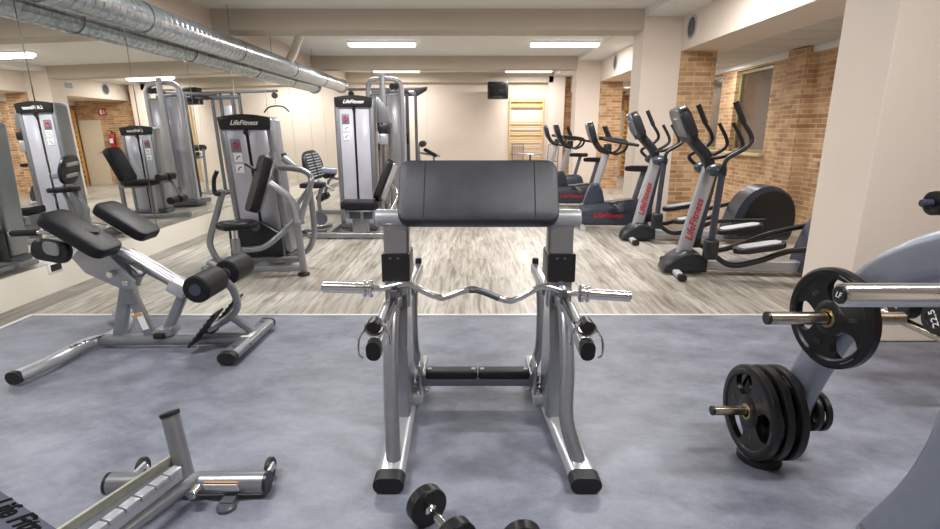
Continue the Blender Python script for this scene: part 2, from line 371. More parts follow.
# outer brick wall with window openings
WIN = [(5.0, 7.4), (8.95, 10.15), (10.7, 11.9)]
ZW0, ZW1 = 1.02, 2.44
mb = MB()
ys = Y0
for a, b in WIN:
    mb.box((XO+.15, (ys+a)/2, 1.4), (.3, a-ys, 2.9)); mb.box((XO+.15, (a+b)/2, ZW0/2), (.3, b-a, ZW0)); mb.box((XO+.15, (a+b)/2, (ZW1+2.8)/2), (.3, b-a, 2.8-ZW1)); ys = b
mb.box((XO+.15, (ys+YB+.2)/2, 1.4), (.3, YB+.2-ys, 2.9))
mb.box((XO-.07, 8.1, ZA/2), (.14, .45, ZA)); mb.box((XO-.07, 12.6, ZA/2), (.14, .45, ZA))
struct(mb, 'wall_right', 'brick')
for i, (a, b) in enumerate(WIN):
    fr = MB(); x = XO+.1
    fr.box((x, a+.03, (ZW0+ZW1)/2), (.06, .06, ZW1-ZW0), bev=.006); fr.box((x, b-.03, (ZW0+ZW1)/2), (.06, .06, ZW1-ZW0), bev=.006)
    fr.box((x, (a+b)/2, ZW0+.03), (.06, b-a-.12, .06), bev=.006); fr.box((x, (a+b)/2, ZW1-.03), (.06, b-a-.12, .06), bev=.006)
    f = struct(fr, 'window_%d' % (i+1), 'olive')
    g = MB(); g.box((x+.01, (a+b)/2, (ZW0+ZW1)/2), (.012, b-a-.12, ZW1-ZW0-.12)); g.build('pane', 'glass', f, smooth=False)
    g = MB(); g.box((XO+.0, (a+b)/2, ZW0-.02), (.2, b-a+.1, .045), bev=.008); g.build('sill', 'stone', f)
# mirrors
edges = [-1.8, .6, 2.0, 3.38, 4.72, 6.15, 7.4, 8.75, 10.1, 11.45, 12.75, 14.0, 15.4, 16.8]
mlab = ['mirror panel on the left wall just behind the viewpoint', 'mirror panel on the left wall level with the viewpoint', 'mirror panel on the left wall ahead of the low bench frame',
        'mirror panel at the left edge of the photo, beside the back extension bench', 'mirror panel reflecting the tower with a rounded black pad, second visible from the left edge',
        'mirror panel behind the chest press handle, reflecting the leg extension station', 'mirror panel reflecting the tall arched cable column',
        'mirror panel seen just above the chest press tower', 'mirror panel reflecting the lat pulldown bar', 'mirror panel with the duct end above it, behind the ribbed backrest',
        'mirror panel just below the duct end, left of the tall stack tower', 'second mirror panel from the back wall', 'narrow looking mirror panel touching the back wall']
for i, (a, b) in enumerate(zip(edges, edges[1:])):
    mb = MB(); e_ = math.atan(.04/2.26); mb.box((WL+.027, (a+b)/2, 1.393), (.012, b-a-.012, 2.26), rot=Euler((0, -e_, 0)).to_matrix(), bev=.002, seg=1)
    tag(mb.build('mirror_panel', 'mirror', smooth=False), mlab[i], 'mirror', 'mirror panels on the left wall')
# ---- spiral duct
d = root('ventilation_duct', (DX, 5.5, DZ-DR), 'shiny galvanised spiral duct running under the ceiling along the mirrored wall', 'duct')
mb = MB(); prof = []; Y = Y0+.06
L = 14.6-Y; n = int(L/.11)
for k in range(n):
    y = k*L/n
    prof += [(DR-.002, y), (DR-.002, y+L/n-.016), (DR+.003, y+L/n-.011), (DR+.003, y+L/n-.004)]
mb.lathe([(0, 0)]+prof+[(DR-.002, L), (0, L)], (DX, Y, DZ), (0, 1, 0), 36); mb.build('duct_tube', 'galv', d)
for y in (-.2, 2.2, 4.55, 5.9, 8.2, 10.6, 12.7):
    mb = MB(); mb.lathe([(DR, -.035), (DR+.009, -.035), (DR+.009, -.02), (DR+.007, 0), (DR+.009, .02), (DR+.009, .035), (DR, .035)], (DX, y, DZ), (0, 1, 0), 36); mb.build('joint_collar', 'galv', d)
mb = MB(); mb.lathe([(DR, -.05), (DR+.03, -.04), (DR+.03, .02), (0, .02)], (DX, 14.63, DZ), (0, 1, 0), 36); mb.build('end_collar', 'galv', d)
for y in (4.0, 8.0, 9.6, 12.0):
    mb = MB(); mb.cyl((DX+.0, y, DZ+DR), (DX, y, ZC), .004, 8); mb.build('hanger_rod', 'dsilver', d)
mb = MB(); mb.tube([(DX+.06, 10.3, DZ+.1), (DX+.16, 10.3, DZ+.25), (DX+.3, 10.3, ZC)], .075); mb.build('branch_pipe', 'wallm', d)
# ---- ceiling lamps
lampl = {(-1.2, 0): 'ceiling strip lamp behind the viewpoint on the mirror side', (-1.2, 1): 'ceiling strip lamp behind the viewpoint on the window side',
 (1.3, 0): 'ceiling strip lamp above the low bench frame, out of the photo', (1.3, 1): 'ceiling strip lamp above the plate loaded machine, out of the photo',
 (6.0, 0): 'ceiling strip lamp above the chest press, seen only in reflections', (6.0, 1): 'ceiling strip lamp above the near elliptical trainer, out of the photo',
 (11.2, 0): 'glowing strip lamp on the ceiling left of centre, beside the duct', (11.2, 1): 'glowing strip lamp on the ceiling right of centre, near the round vents',
 (16.0, 0): 'strip lamp added on the mirror side to brighten the back wall', (16.0, 1): 'farthest strip lamp on the right, above the wall bars'}
for by, xs in BAYS:
    for j, bx_ in enumerate(xs) if len(xs) > 1 else [(1, xs[0])]:
        t = root('ceiling_lamp', (bx_, by, 3.01), lampl[(by, j)], 'ceiling lamp', 'strip lamps on the ceiling')
        mb = MB(); mb.box((bx_, by, 3.086), (1.34, .24, .028), bev=.006); mb.build('housing', 'white', t)
        mb = MB(); mb.box((bx_, by, 3.04), (1.32, .21, .06), bev=.026, seg=4); mb.build('diffuser', 'lamp', t)
# ---- vents on the soffit
vl = [(3.0, 'round grey ceiling vent over the near column, out of view'), (7.95, 'round grey vent on the soffit beside the column nearest the ellipticals'), (11.95, 'round grey vent on the soffit between the two far columns'), (16.1, 'round grey vent on the soffit nearest the back wall')]
for y, lb in vl[1:]:
    t = root('round_vent', (XS-.02, y, 2.63), lb, 'vent', 'round vents on the soffit')
    mb = MB(); mb.lathe([(.13, 0), (.16, 0), (.16, .012), (.15, .018), (.13, .012)], (XS, y, 2.8), (-1, 0, 0), 28); mb.build('rim', 'grey', t)
    mb = MB(); mb.lathe([(0, 0), (.133, 0), (.133, .008), (.09, .012), (.09, .008), (.045, .012), (0, .012)], (XS, y, 2.8), (-1, 0, 0), 24); mb.build('grille', 'dsilver', t)
for y, lb in ((14.05, 'dark rectangular air grille on the far soffit, nearer one'), (14.6, 'dark rectangular air grille on the far soffit, next to the round vent')):
    t = root('air_grille', (XS-.015, y, 2.7), lb, 'vent')
    mb = MB(); mb.box((XS-.008, y, 2.79), (.016, .36, .17), bev=.003); mb.build('frame', 'white', t)
    mb = MB()
    for k in range(6): mb.box((XS-.018, y, 2.73+k*.024), (.01, .32, .016))
    mb.build('louvres', 'black', t)
# ---- back corner: door, exit sign, extinguisher
t = tag(MB().box((4.45, YB-.015, 1.0), (.7, .03, 2.0), bev=.004).build('door_1', 'door', smooth=False), kind='structure')
mb = MB(); mb.cyl((4.16, YB-.03, 1.02), (4.16, YB-.08, 1.02), .012, 12); mb.cyl((4.16, YB-.075, 1.02), (4.28, YB-.075, 1.02), .01, 12); mb.build('handle', 'black', t)
t = root('exit_sign', (3.980, YB-.02, 2.140), 'small red exit sign with white symbols on the far brick wall', 'sign')
mb = MB(); mb.box((3.980, YB-.01, 2.230), (.24, .02, .2), bev=.003); mb.build('sign_board', 'redp', t)
mb = MB(); mb.box((4.020, YB-.022, 2.230), (.07, .004, .15)); mb.ball((3.940, YB-.022, 2.270), .018, 1, .2, 1); mb.tube([(3.940, YB-.022, 2.260), (3.930, YB-.022, 2.210), (3.900, YB-.022, 2.170)], .009, 6); mb.tube([(3.930, YB-.022, 2.210), (3.960, YB-.022, 2.170)], .009, 6); mb.build('pictogram', 'white', t, smooth=False)
t = root('fire_extinguisher', (3.750, YB-.11, 1.110), 'red fire extinguisher hanging on the far brick wall', 'fire extinguisher')
mb = MB(); mb.lathe([(0, 0), (.075, 0), (.085, .02), (.085, .36), (.07, .42), (.03, .45), (.03, .47), (0, .47)], (3.750, YB-.11, 1.130), (0, 0, 1), 24); mb.build('cylinder', 'redp', t)
mb = MB(); mb.box((3.750, YB-.2, 1.350), (.1, .006, .14)); mb.build('instruction_label', 'white', t)
mb = MB(); mb.box((3.750, YB-.11, 1.620), (.03, .05, .04), bev=.005); mb.box((3.800, YB-.11, 1.660), (.12, .02, .015), rot=Euler((0, -.3, 0)).to_matrix()); mb.build('valve', 'black', t)
mb = MB(); mb.tube(curve([(3.730, YB-.12, 1.630), (3.640, YB-.14, 1.580), (3.640, YB-.16, 1.380), (3.660, YB-.17, 1.230)]), .011, 8); mb.build('hose', 'rubber', t)
# ---- wall socket in the base panel
p = at(55, 267, X=WL+.05)
t = root('wall_socket', p, 'black power socket in the white base panel below the mirrors', 'socket')
mb = MB(); mb.box((WL+.054, p.y, p.z), (.012, .17, .085), bev=.003); mb.build('cover_plate', 'white', t)
mb = MB(); mb.box((WL+.062, p.y, p.z), (.008, .12, .06), bev=.003); mb.build('socket_insert', 'black', t)
# ---- wall bars
def wall_bars(name, o, ax, nrm, w_, h_, ys_, lab, mat='wood'):
    ax = V(ax); nrm = V(nrm); o = V(o); t = root(name, o, lab, 'wall bars'); R = frame3(ax, nrm)
    for s in (0, .5, 1):
        if s == .5: continue
        mb = MB(); mb.box(o+ax*(w_*s)+nrm*.055+V((0, 0, h_/2)), (.035, .11, h_), rot=R, bev=.006); mb.build('upright', mat, t)
    for z in ys_:
        mb = MB(); mb.beam([o+ax*.017+nrm*.08+V((0, 0, z)), o+ax*(w_-.017)+nrm*.08+V((0, 0, z))], .035, .042, .014); mb.build('rung', mat, t)
    for z in (.25, h_-.22, h_-.08, ys_[len(ys_)//2]+.06):
        mb = MB(); mb.box(o+ax*(w_/2)+nrm*.02+V((0, 0, z)), (w_-.036, .02, .09), rot=R, bev=.004); mb.build('crosspiece', mat, t)
    return t
wall_bars('wall_bars', (1.24, YB, 0), (1, 0, 0), (0, -1, 0), 1.02, 2.38, [.2, .36, .52, .7, .86, 1.02, 1.16, 1.33, 1.5, 1.66, 2.12, 2.27], 'pale wooden wall bars on the back wall right of the hanging monitor')
wall_bars('wall_bars', (XO, 15.3, 0), (0, 1, 0), (-1, 0, 0), 1.6, 2.3, [.2+.15*k for k in range(13)], 'honey coloured wooden wall bars on the brick side wall behind the columns', 'woodd')
# ---- monitor under the far beam
t = root('monitor', (.82, 16.35, 2.29), 'black boxy monitor hung high on the back wall', 'monitor')
mb = MB(); mb.box((.82, 16.35, 2.54), (.6, .4, .48), bev=.024); mb.box((.82, 16.62, 2.54), (.42, .2, .36), bev=.02); mb.build('casing', 'black', t)
mb = MB(); mb.box((.82, 16.144, 2.57), (.48, .01, .32), bev=.003); mb.build('screen', 'screen', t)
mb = MB(); mb.tube([(.82, 16.7, 2.66), (.82, 16.8, 2.66), (.82, 17.08, 2.5)], .024, 8); mb.build('bracket', 'black', t)
for k in range(5):
    mb = MB(); mb.box((.71+k*.055, 16.146, 2.35), (.016, .008, .014)); mb.build('button', 'grey', t)
# ---- table and two chairs by the wall bars
tx, ty = 1.8, 16.1
t = root('side_table', (tx, ty, 0), 'small round pale table in front of the wall bars', 'table')
mb = MB(); mb.lathe([(0, .71), (.36, .71), (.372, .72), (.372, .73), (.36, .74), (0, .74)], (tx, ty, 0)); mb.build('table_top', 'light', t)
mb = MB(); mb.cyl((tx, ty, .03), (tx, ty, .71), .03); mb.build('column', 'dsilver', t)
mb = MB(); mb.lathe([(0, 0), (.26, 0), (.26, .012), (.05, .03), (0, .03)], (tx, ty, 0)); mb.build('base', 'dsilver', t)
def wire_chair(x, y, rz, lab):
    t = root('wire_chair', (x, y, 0), lab, 'chair', 'chairs at the small table', rz=rz, world=False)
    mb = MB(); mb.box((0, 0, .5), (.38, .38, .02), bev=.008); mb.build('seat', 'dsilver', t)
    for sx in (-1, 1):
        for sy in (-1, 1):
            mb = MB(); mb.tube([(sx*.17, sy*.17, .49), (sx*.2, sy*.2, .0)], .011, 8); mb.build('leg', 'dsilver', t)
    mb = MB(); mb.tube([(-.17, .18, .5), (-.18, .24, .98), (.18, .24, .98), (.17, .18, .5)], .011, 8)
    for k in range(7): mb.tube([(-.15+.05*k, .19, .53), (-.15+.05*k, .238, .97)], .003, 6)
    for k in range(6): mb.tube([(-.175, .2+.006*k, .6+.07*k), (.175, .2+.006*k, .6+.07*k)], .003, 6)
    mb.build('wire_back', 'dsilver', t)
wire_chair(1.5, 16.75, .0, 'grey wire chair behind the small table, left one'); wire_chair(2.42, 16.3, -.6, 'grey wire chair right of the small table by the wall pillar')

for y, lb in ((5.9, 'recessed round downlight in the side aisle ceiling, above the ellipticals'), (10.0, 'recessed round downlight in the side aisle ceiling, second from the camera'), (12.2, 'recessed round downlight in the side aisle ceiling, third from the camera'), (15.2, 'recessed round downlight in the side aisle ceiling near the far brick wall')):
    t = root('downlight', (4.3, y, 2.53), lb, 'ceiling lamp', 'downlights in the side aisle')
    mb = MB(); mb.lathe([(.085, .022), (.11, .022), (.11, .012), (.085, .008)], (4.3, y, 2.521), n=28); mb.build('trim_ring', 'white', t)
    mb = MB(); mb.lathe([(0, .014), (.084, .014), (.084, .02), (0, .02)], (4.3, y, 2.521), n=28); mb.build('lamp_face', 'lamp', t)
# ================================================================== preacher curl bench (centre)
t = root('preacher_curl_bench', (.04, 2.35, 0), 'silver preacher curl bench with a wide black arm pad in the centre of the mat', 'weight bench')
for s, cx, fx in ((-1, -.335, -.318), (1, .412, .455)):
    name_side = s
    mb = MB(); mb.beam([(fx+.005*s, 1.86, .04), (cx+.0*s, 2.5, .04)], .118, .062, .03); mb.beam([(cx-.055*s, 2.45, .055), (cx-.055*s, 2.95, .055)], .05, .06, .012)
    mb.box((cx-.03*s, 2.44, .09), (.13, .1, .05), bev=.01); mb.build('base_foot', 'light', t)
    mb = MB(); mb.beam([(fx+.005*s, 1.805, .038), (fx+.005*s, 1.87, .038)], .124, .068, .033); mb.build('end_cap', 'rubber', t)
    mb = MB(); mb.cyl((fx, 1.955, .07), (fx, 1.955, .077), .018, 16); mb.build('foot_bolt', 'dsilver', t)
    # upright: deep box post with tapered web
    mb = MB(); mb.prism([(2.27, .07), (2.5, .07), (2.46, .55), (2.44, .97), (2.32, .97), (2.30, .62), (2.22, .45)], (cx, 0, 0), (0, 1, 0), (0, 0, 1), .1, bev=.012)
    mb.prism([(2.33, .6), (2.43, .6), (2.42, 1.0), (2.34, 1.0)], (cx, 0, 0), (0, 1, 0), (0, 0, 1), .116, bev=.014); mb.build('upright', 'silver', t)
    mb = MB(); mb.prism([(2.292, .735), (2.465, .735), (2.46, .865), (2.298, .865)], (cx, 0, 0), (0, 1, 0), (0, 0, 1), .128, bev=.01)
    sl = mb.build('height_sleeve', 'black', t)
    for dx in (-.022, .012):
        mb = MB(); mb.box((cx+dx, 2.294, .845), (.012, .006, .008), bev=.002); mb.build('sleeve_slot', 'dsilver', sl)
    # curved front tube and rear leg
    xx = cx-.005*s
    mb = MB(); mb.tube(curve([(fx+.0*s, 1.935, .05), (xx-.0*s, 2.0, .22), (xx+.012*s, 2.09, .4), (xx+.016*s, 2.2, .58), (xx+.012*s, 2.31, .7)]), .031, 16); mb.build('front_tube', 'silver', t)
    mb = MB(); mb.beam(curve([(cx-.03*s, 2.78, .64), (cx-.025*s, 2.72, .45), (cx-.03*s, 2.70, .25), (cx-.045*s, 2.82, .07)]), .05, .05, .02); mb.build('rear_tube', 'silver', t)
    # longitudinal rack arm
    ax = cx-.03*s
    mb = MB(); mb.beam([(cx+.015*s, 1.80, .62), (cx+.02*s, 2.2, .645), (cx-.02*s, 2.33, .655)], .052, .055, .012); mb.beam([(cx-.045*s, 2.42, .66), (cx-.05*s, 2.84, .66)], .05, .055, .012); mb.build('rack_arm', 'silver', t)
    mb = MB(); mb.beam([(cx+.012*s, 1.97, .655), (cx+.0*s, 2.27, .69)], .03, .022, .006); mb.build('wear_strip', 'black', t)
    mb = MB(); mb.box((cx-.05*s, 2.84, .7), (.035, .03, .035), bev=.008); mb.build('rack_stop', 'black', t)
    mb = MB(); mb.beam([(cx+.015*s, 1.77, .625), (cx+.015*s, 1.81, .63)], .052, .075, .024); mb.build('arm_cap', 'rubber', t)
    # spring collar storage on the arm
    mb = MB(); c = V((cx+.018*s, 1.845, .69))
    for k in range(3): mb.tube([c+V((.036*math.cos(a), -.012+.01*k, .03*math.sin(a))) for a in [i*math.pi/8 for i in range(17)]], .0045, 8, caps=False)
    mb.tube(curve([c+V((.036*s, -.02, 0)), c+V((.052*s, -.05, -.03)), c+V((.054*s, -.05, -.085)), c+V((.04*s, -.05, -.1))]), .0045, 8)
    mb.tube(curve([c+V((-.036*s, 0, 0)), c+V((-.055*s, -.02, -.02)), c+V((-.062*s, -.03, -.055))]), .0045, 8)
    sc = mb.build('spring_clip', 'chrome', t)
    mb = MB(); mb.cyl(c+V((0, -.035, .012)), c+V((0, .02, .012)), .027, 18); mb.build('knob', 'black', sc)
    # bar hook
    mb = MB(); mb.prism([(2.2, .66), (2.31, .66), (2.31, .74), (2.292, .74), (2.285, .695), (2.235, .695), (2.225, .72), (2.2, .72)], (cx-.0*s, 0, 0), (0, 1, 0), (0, 0, 1), .03, bev=.004); mb.build('bar_hook', 'dsilver', t)
    mb = MB(); mb.box((cx-.085*s, 2.47, .17), (.012, .14, .2), bev=.004); mb.build('gusset_plate', 'silver', t)
    mb = MB(); mb.cyl((cx-.095*s, 2.56, .05), (cx-.095*s, 2.56, .12), .011, 10); mb.cyl((cx-.095*s, 2.56, .05), (cx-.095*s, 2.56, .064), .017, 6); mb.build('frame_bolt', 'chrome', t)
mb = MB(); mb.beam([(-.28, 2.55, .13), (.36, 2.55, .13)], .06, .06, .012); mb.box((-.285, 2.55, .13), (.07, .12, .012), bev=.003); mb.box((.37, 2.55, .13), (.07, .12, .012), bev=.003); mb.build('crossbar', 'silver', t)
for a, b in ((-.23, .037), (.043, .31)):
    mb = MB(); mb.box(((a+b)/2, 2.53, .175), (b-a, .08, .045), bev=.014, seg=3); fp = mb.build('foot_rest', 'rubber', t)
    mb = MB()
    for x in (a+.02, b-.02): mb.cyl((x, 2.53, .195), (x, 2.53, .201), .012, 12)
    mb.build('rest_screw', 'grey', fp)
mb = MB(); mb.cyl((-.425, 2.37, 1.015), (.50, 2.37, 1.015), .041, 28, bev=.12); mb.build('pad_crossbar', 'light', t)
mb = MB(); mb.box((-.2, 2.37, 1.06), (.06, .06, .12), bev=.008); mb.box((.27, 2.37, 1.06), (.06, .06, .12), bev=.008); mb.build('pad_bracket', 'dsilver', t)
ptop, pbot = V((.038, 2.41, 1.258)), V((.035, 2.262, 1.005)); dy = (ptop-pbot)
R = frame3((1, 0, 0), dy)
mb = MB(); pad(mb, (ptop+pbot)/2 - (R @ V((0, 0, 1)))*.0, .70, dy.length, .085, rot=R, rad=.045); pd = mb.build('arm_pad', 'vinyl2', t)
nrm = R @ V((0, 0, 1))
c = (ptop+pbot)/2
for x in (-.235, .245):
    mb = MB(); p0 = c+V((x, 0, 0))+nrm*.0425; dd = dy.normalized(); mb.tube([p0-dd*.13, p0+dd*.13], .0022, 6); mb.build('pad_seam', 'seam', pd)
# ------------------------------------------------------------------ EZ curl bar
YZ, ZZ = 2.262, .718
t = root('ez_curl_bar', (.03, YZ, ZZ-.02), 'chrome zigzag curl bar lying across the hooks of the preacher bench', 'barbell')
ez = [(-.45, 290), (-.33, 289)]
pts = [at(370, 288, Y=YZ), at(384, 288, Y=YZ), at(404, 284, Y=YZ), at(414, 286.5, Y=YZ), at(437, 297, Y=YZ), at(447, 296.5, Y=YZ), at(468, 289.5, Y=YZ), at(480, 290.5, Y=YZ), at(505, 300, Y=YZ), at(517, 299, Y=YZ), at(538, 288, Y=YZ), at(550, 287.5, Y=YZ), at(566, 292.5, Y=YZ), at(584, 293.5, Y=YZ)]
mb = MB(); mb.tube(curve(pts, 4), .0145, 14); mb.build('bar_shaft', 'chrome', t)
mb = MB(); mb.tube(curve([at(469, 289.7, Y=YZ), at(480, 290.6, Y=YZ), at(499, 298, Y=YZ)], 4), .0152, 14); mb.build('knurled_grip', 'dsilver', t)
for a, b in (((371, 288.5), (323, 287)), ((582, 293.5), (630, 296.5))):
    p, q = at(*a, Y=YZ), at(*b, Y=YZ); dr = (q-p).normalized()
    mb = MB(); mb.cyl(p, q, .0245, 24, bev=.1); mb.build('bar_sleeve', 'chrome', t)
    mb = MB(); mb.lathe([(.015, -.012), (.037, -.012), (.04, -.008), (.04, .004), (.03, .008), (.03, .016), (.038, .02), (.038, .03), (.025, .032)], p, dr, 24); mb.build('collar', 'chrome', t)
    mb = MB(); mb.cyl(q, q+dr*.003, .017, 20); mb.build('end_disc', 'dsilver', t)
# ================================================================== round dumbbells at the camera's feet
def dumbbell(a, b, r, th, lab, group, hand='chrome', txt=None):
    a, b = V(a), V(b); dr = (b-a).normalized(); m = (a+b)/2
    t = root('dumbbell', (m.x, m.y, m.z-r), lab, 'dumbbell', group)
    mb = MB(); mb.lathe([(.0, 0), (.012, 0), (.0135, .02), (.0165, (b-a).length/2), (.0135, (b-a).length-.02), (.012, (b-a).length), (0, (b-a).length)], a, dr, 18); mb.build('handle', hand, t)
    for p, q in ((a, -dr), (b, dr)):
        mb = MB(); mb.lathe([(0, 0), (r*.93, 0), (r, r*.07), (r, th-r*.07), (r*.93, th), (r*.62, th), (r*.58, th-.004), (0, th-.004)], p, q, 36); hd = mb.build('head', 'iron', t)
        mb = MB(); mb.lathe([(.0, 0), (.022, 0), (.022, .008), (.016, .014), (.014, .022), (0, .022)], p, -q, 18); mb.build('neck_ring', hand, t)
        if txt:
            ax = V((0, 0, 1)).cross(q).normalized() if False else q.cross(V((0, 0, 1))).normalized()*-1
            ax = V((0, 0, 1)).cross(q).normalized()
            rotv = ax*math.cos(txt[2])+V((0, 0, 1))*math.sin(txt[2])
            lettering(txt[0], txt[1], p+q*(th+.0), rotv, q.cross(rotv), 'white', hd, 'number', ext=.001, shear=0)
    return t
A = at(430, 509, z=.076); B = at(466, 552, z=.076); d_ = (B-A).normalized()
dumbbell(A, A+d_*.15, .073, .05, 'round black dumbbell on the mat in front of the bench, its chrome handle in view', 'loose dumbbells on the mat')
A = at(524, 547, z=.073); dumbbell(A+V((.02, -.16, 0)), A, .07, .05, 'round black dumbbell at the bottom edge, only the top of one head in view', 'loose dumbbells on the mat')

# ================================================================== back extension bench (left)
t = root('back_extension_bench', (-2.0, 3.3, 0), 'silver back extension bench with twin black hip pads and foam ankle rollers', 'exercise bench')
mb = MB(); mb.beam(curve([at(14, 378, z=.05), at(50, 362, z=.055), at(86, 344, z=.05), V((-2.42, 3.35, .05)), V((-2.5, 3.62, .05)), V((-2.7, 3.84, .05))]), .085, .07, .034); ft = mb.build('front_foot', 'light', t)
mb = MB(); a = at(17, 376.5, z=.05); b = at(9, 380.5, z=.05); mb.beam([a, a+(b-a).normalized()*.03], .09, .076, .036); mb.build('end_cap', 'rubber', ft)
mb = MB(); mb.beam([(-2.44, 3.27, .055), (-1.47, 3.3, .055)], .085, .07, .03); mb.build('main_rail', 'silver', t)
a, b = at(76, 345, z=.089), at(98, 337, z=.089)
lettering('Life Fitness', .05, (a+b)/2, (b-a), V((0, 0, 1)).cross(b-a), 'black', ft, xs=1.0, bold=.0006)
mb = MB(); mb.beam([(-1.485, 3.02, .05), (-1.47, 3.60, .05)], .11, .066, .03); rf = mb.build('rear_foot', 'silver', t)
mb = MB(); mb.beam([(-1.487, 2.975, .05), (-1.485, 3.025, .05)], .114, .072, .034); mb.build('end_cap', 'rubber', rf)
mb = MB(); mb.beam([(-1.47, 3.595, .05), (-1.469, 3.62, .05)], .112, .07, .033); mb.build('end_cap', 'rubber', rf)
mb = MB()
for y in (3.09, 3.54): mb.cyl((-1.48, y, .082), (-1.48, y, .088), .014, 14)
for y in (3.2, 3.36, 3.5): mb.cyl((-1.43, y, .055), (-1.42, y, .055), .008, 10)
mb.build('foot_bolt', 'dsilver', rf)
mb = MB(); mb.box((-1.475, 3.3, .0845), (.07, .1, .003)); mb.build('warning_label', 'white', rf)
mb = MB(); mb.beam([(-2.33, 3.29, .08), (-2.235, 3.29, .4)], .075, .055, .014, up=V((0, 1, 0))); mb.beam([(-2.12, 3.29, .08), (-2.215, 3.29, .4)], .065, .055, .014, up=V((0, 1, 0))); mb.prism([(-2.27, .3), (-2.17, .3), (-2.18, .47), (-2.26, .47)], (0, 3.29, 0), (1, 0, 0), (0, 0, 1), .07, bev=.012); mb.build('a_frame', 'silver', t)
mb = MB(); mb.box((-2.145, 3.258, .19), (.045, .003, .12), rot=Euler((0, -.28, 0)).to_matrix()); mb.build('warning_label', 'white', t)
mb = MB(); mb.box((-2.16, 3.256, .235), (.045, .003, .022), rot=Euler((0, -.28, 0)).to_matrix()); mb.build('warning_stripe', 'orange', t)
mb = MB(); mb.prism([(-2.52, .62), (-2.4, .74), (-2.28, .63), (-2.14, .47), (-2.17, .41), (-2.25, .42), (-2.45, .52)], (0, 3.33, 0), (1, 0, 0), (0, 0, 1), .012, bev=.003); mb.prism([(-2.52, .62), (-2.4, .74), (-2.28, .63), (-2.14, .47), (-2.17, .41), (-2.25, .42), (-2.45, .52)], (0, 3.25, 0), (1, 0, 0), (0, 0, 1), .012, bev=.003); mb.build('adjustment_plate', 'light', t)
mb = MB(); mb.cyl((-2.27, 3.24, .52), (-2.27, 3.2, .52), .022, 14); mb.build('pivot_bolt', 'chrome', t)
mb = MB(); mb.cyl((-2.19, 3.24, .46), (-2.19, 3.215, .46), .02, 14); mb.build('pivot_bolt', 'chrome', t)
mb = MB(); c = V((-2.1, 3.24, .54)); mb.tube(curve([c+V((-.05, 0, .05)), c+V((.0, 0, .045)), c+V((.035, 0, .01)), c+V((.02, 0, -.03)), c+V((-.03, 0, -.03)), c+V((-.045, 0, -.005))]), .009, 10); mb.build('lock_lever', 'dsilver', t)
mb = MB(); mb.beam([(-2.42, 3.3, .75), (-1.9, 3.32, .42)], .075, .042, .012, up=V((0, 1, 0))); mb.build('pad_beam', 'silver', t)
mb = MB()
for y in (3.275, 3.345): mb.tube([(-2.2, y, .645), (-1.88, y, .425)], .021, 14)
mb.build('telescopic_rods', 'light', t)
mb = MB(); mb.box((-1.89, 3.31, .41), (.12, .14, .085), rot=Euler((0, .5, 0)).to_matrix(), bev=.012); mb.build('slider_block', 'light', t)
mb = MB(); mb.beam([(-1.87, 3.31, .38), (-2.02, 3.31, .1)], .06, .06, .014, up=V((0, 1, 0))); mb.box((-2.02, 3.3, .11), (.13, .13, .06), rot=Euler((0, -.2, 0)).to_matrix(), bev=.014); mb.build('lift_strut', 'silver', t)
mb = MB(); mb.box((-2.03, 3.225, .1), (.07, .03, .04), bev=.01); mb.build('strut_bumper', 'rubber', t)
for y in (3.07, 3.53):
    d_ = V((.27, 0, -.185)); R = frame3(d_, (0, 1, 0))
    c = V((-2.30 if y < 3.3 else -2.315, y, .81)); mb = MB(); pad(mb, c, .40 if y < 3.3 else .37, .235, .068, rot=R); mb.build('hip_pad', 'vinyl', t)
mb = MB(); mb.box((-2.36, 3.3, .752), (.08, .36, .01), rot=Euler((0, .6, 0)).to_matrix(), bev=.003); mb.build('pad_plate', 'dsilver', t)
# rounded elbow shields below the pads and the two grips
for y0, s in ((3.0, 1),):
    mb = MB(); pad(mb, (-2.46, 3.03, .715), .22, .13, .05, rot=frame3((1, 0, -.2), (0, .2, 1)), rad=.055); mb.build('side_shield', 'black', t)
    mb = MB(); mb.prism(rrect(.09, .075, .025, 5), (-2.43, 2.995, .735), (1, 0, -.2), (0, 0, 1), .02, bev=.003); mb.build('shield_bracket', 'silver', t)
p, q, r_ = at(10, 233.5, Y=3.05), at(38, 232.5, Y=3.03), at(66, 231, Y=3.02)
mb = MB(); mb.tube([q+(p-q)*.0, r_, r_+V((.12, .1, -.02))], .014, 14); mb.cyl(p, p+(q-p)*.08, .018, 16); mb.build('grip_bar', 'chrome', t)
mb = MB(); mb.cyl(p+(q-p)*.06, q, .0195, 16); mb.build('hand_grip', 'foam', t)
mb = MB(); mb.tube([(-2.6, 3.5, .8), (-2.42, 3.48, .78)], .014, 12); mb.build('grip_bar', 'chrome', t)
mb = MB(); mb.cyl((-2.76, 3.51, .81), (-2.6, 3.5, .8), .0195, 16); mb.build('hand_grip', 'foam', t)
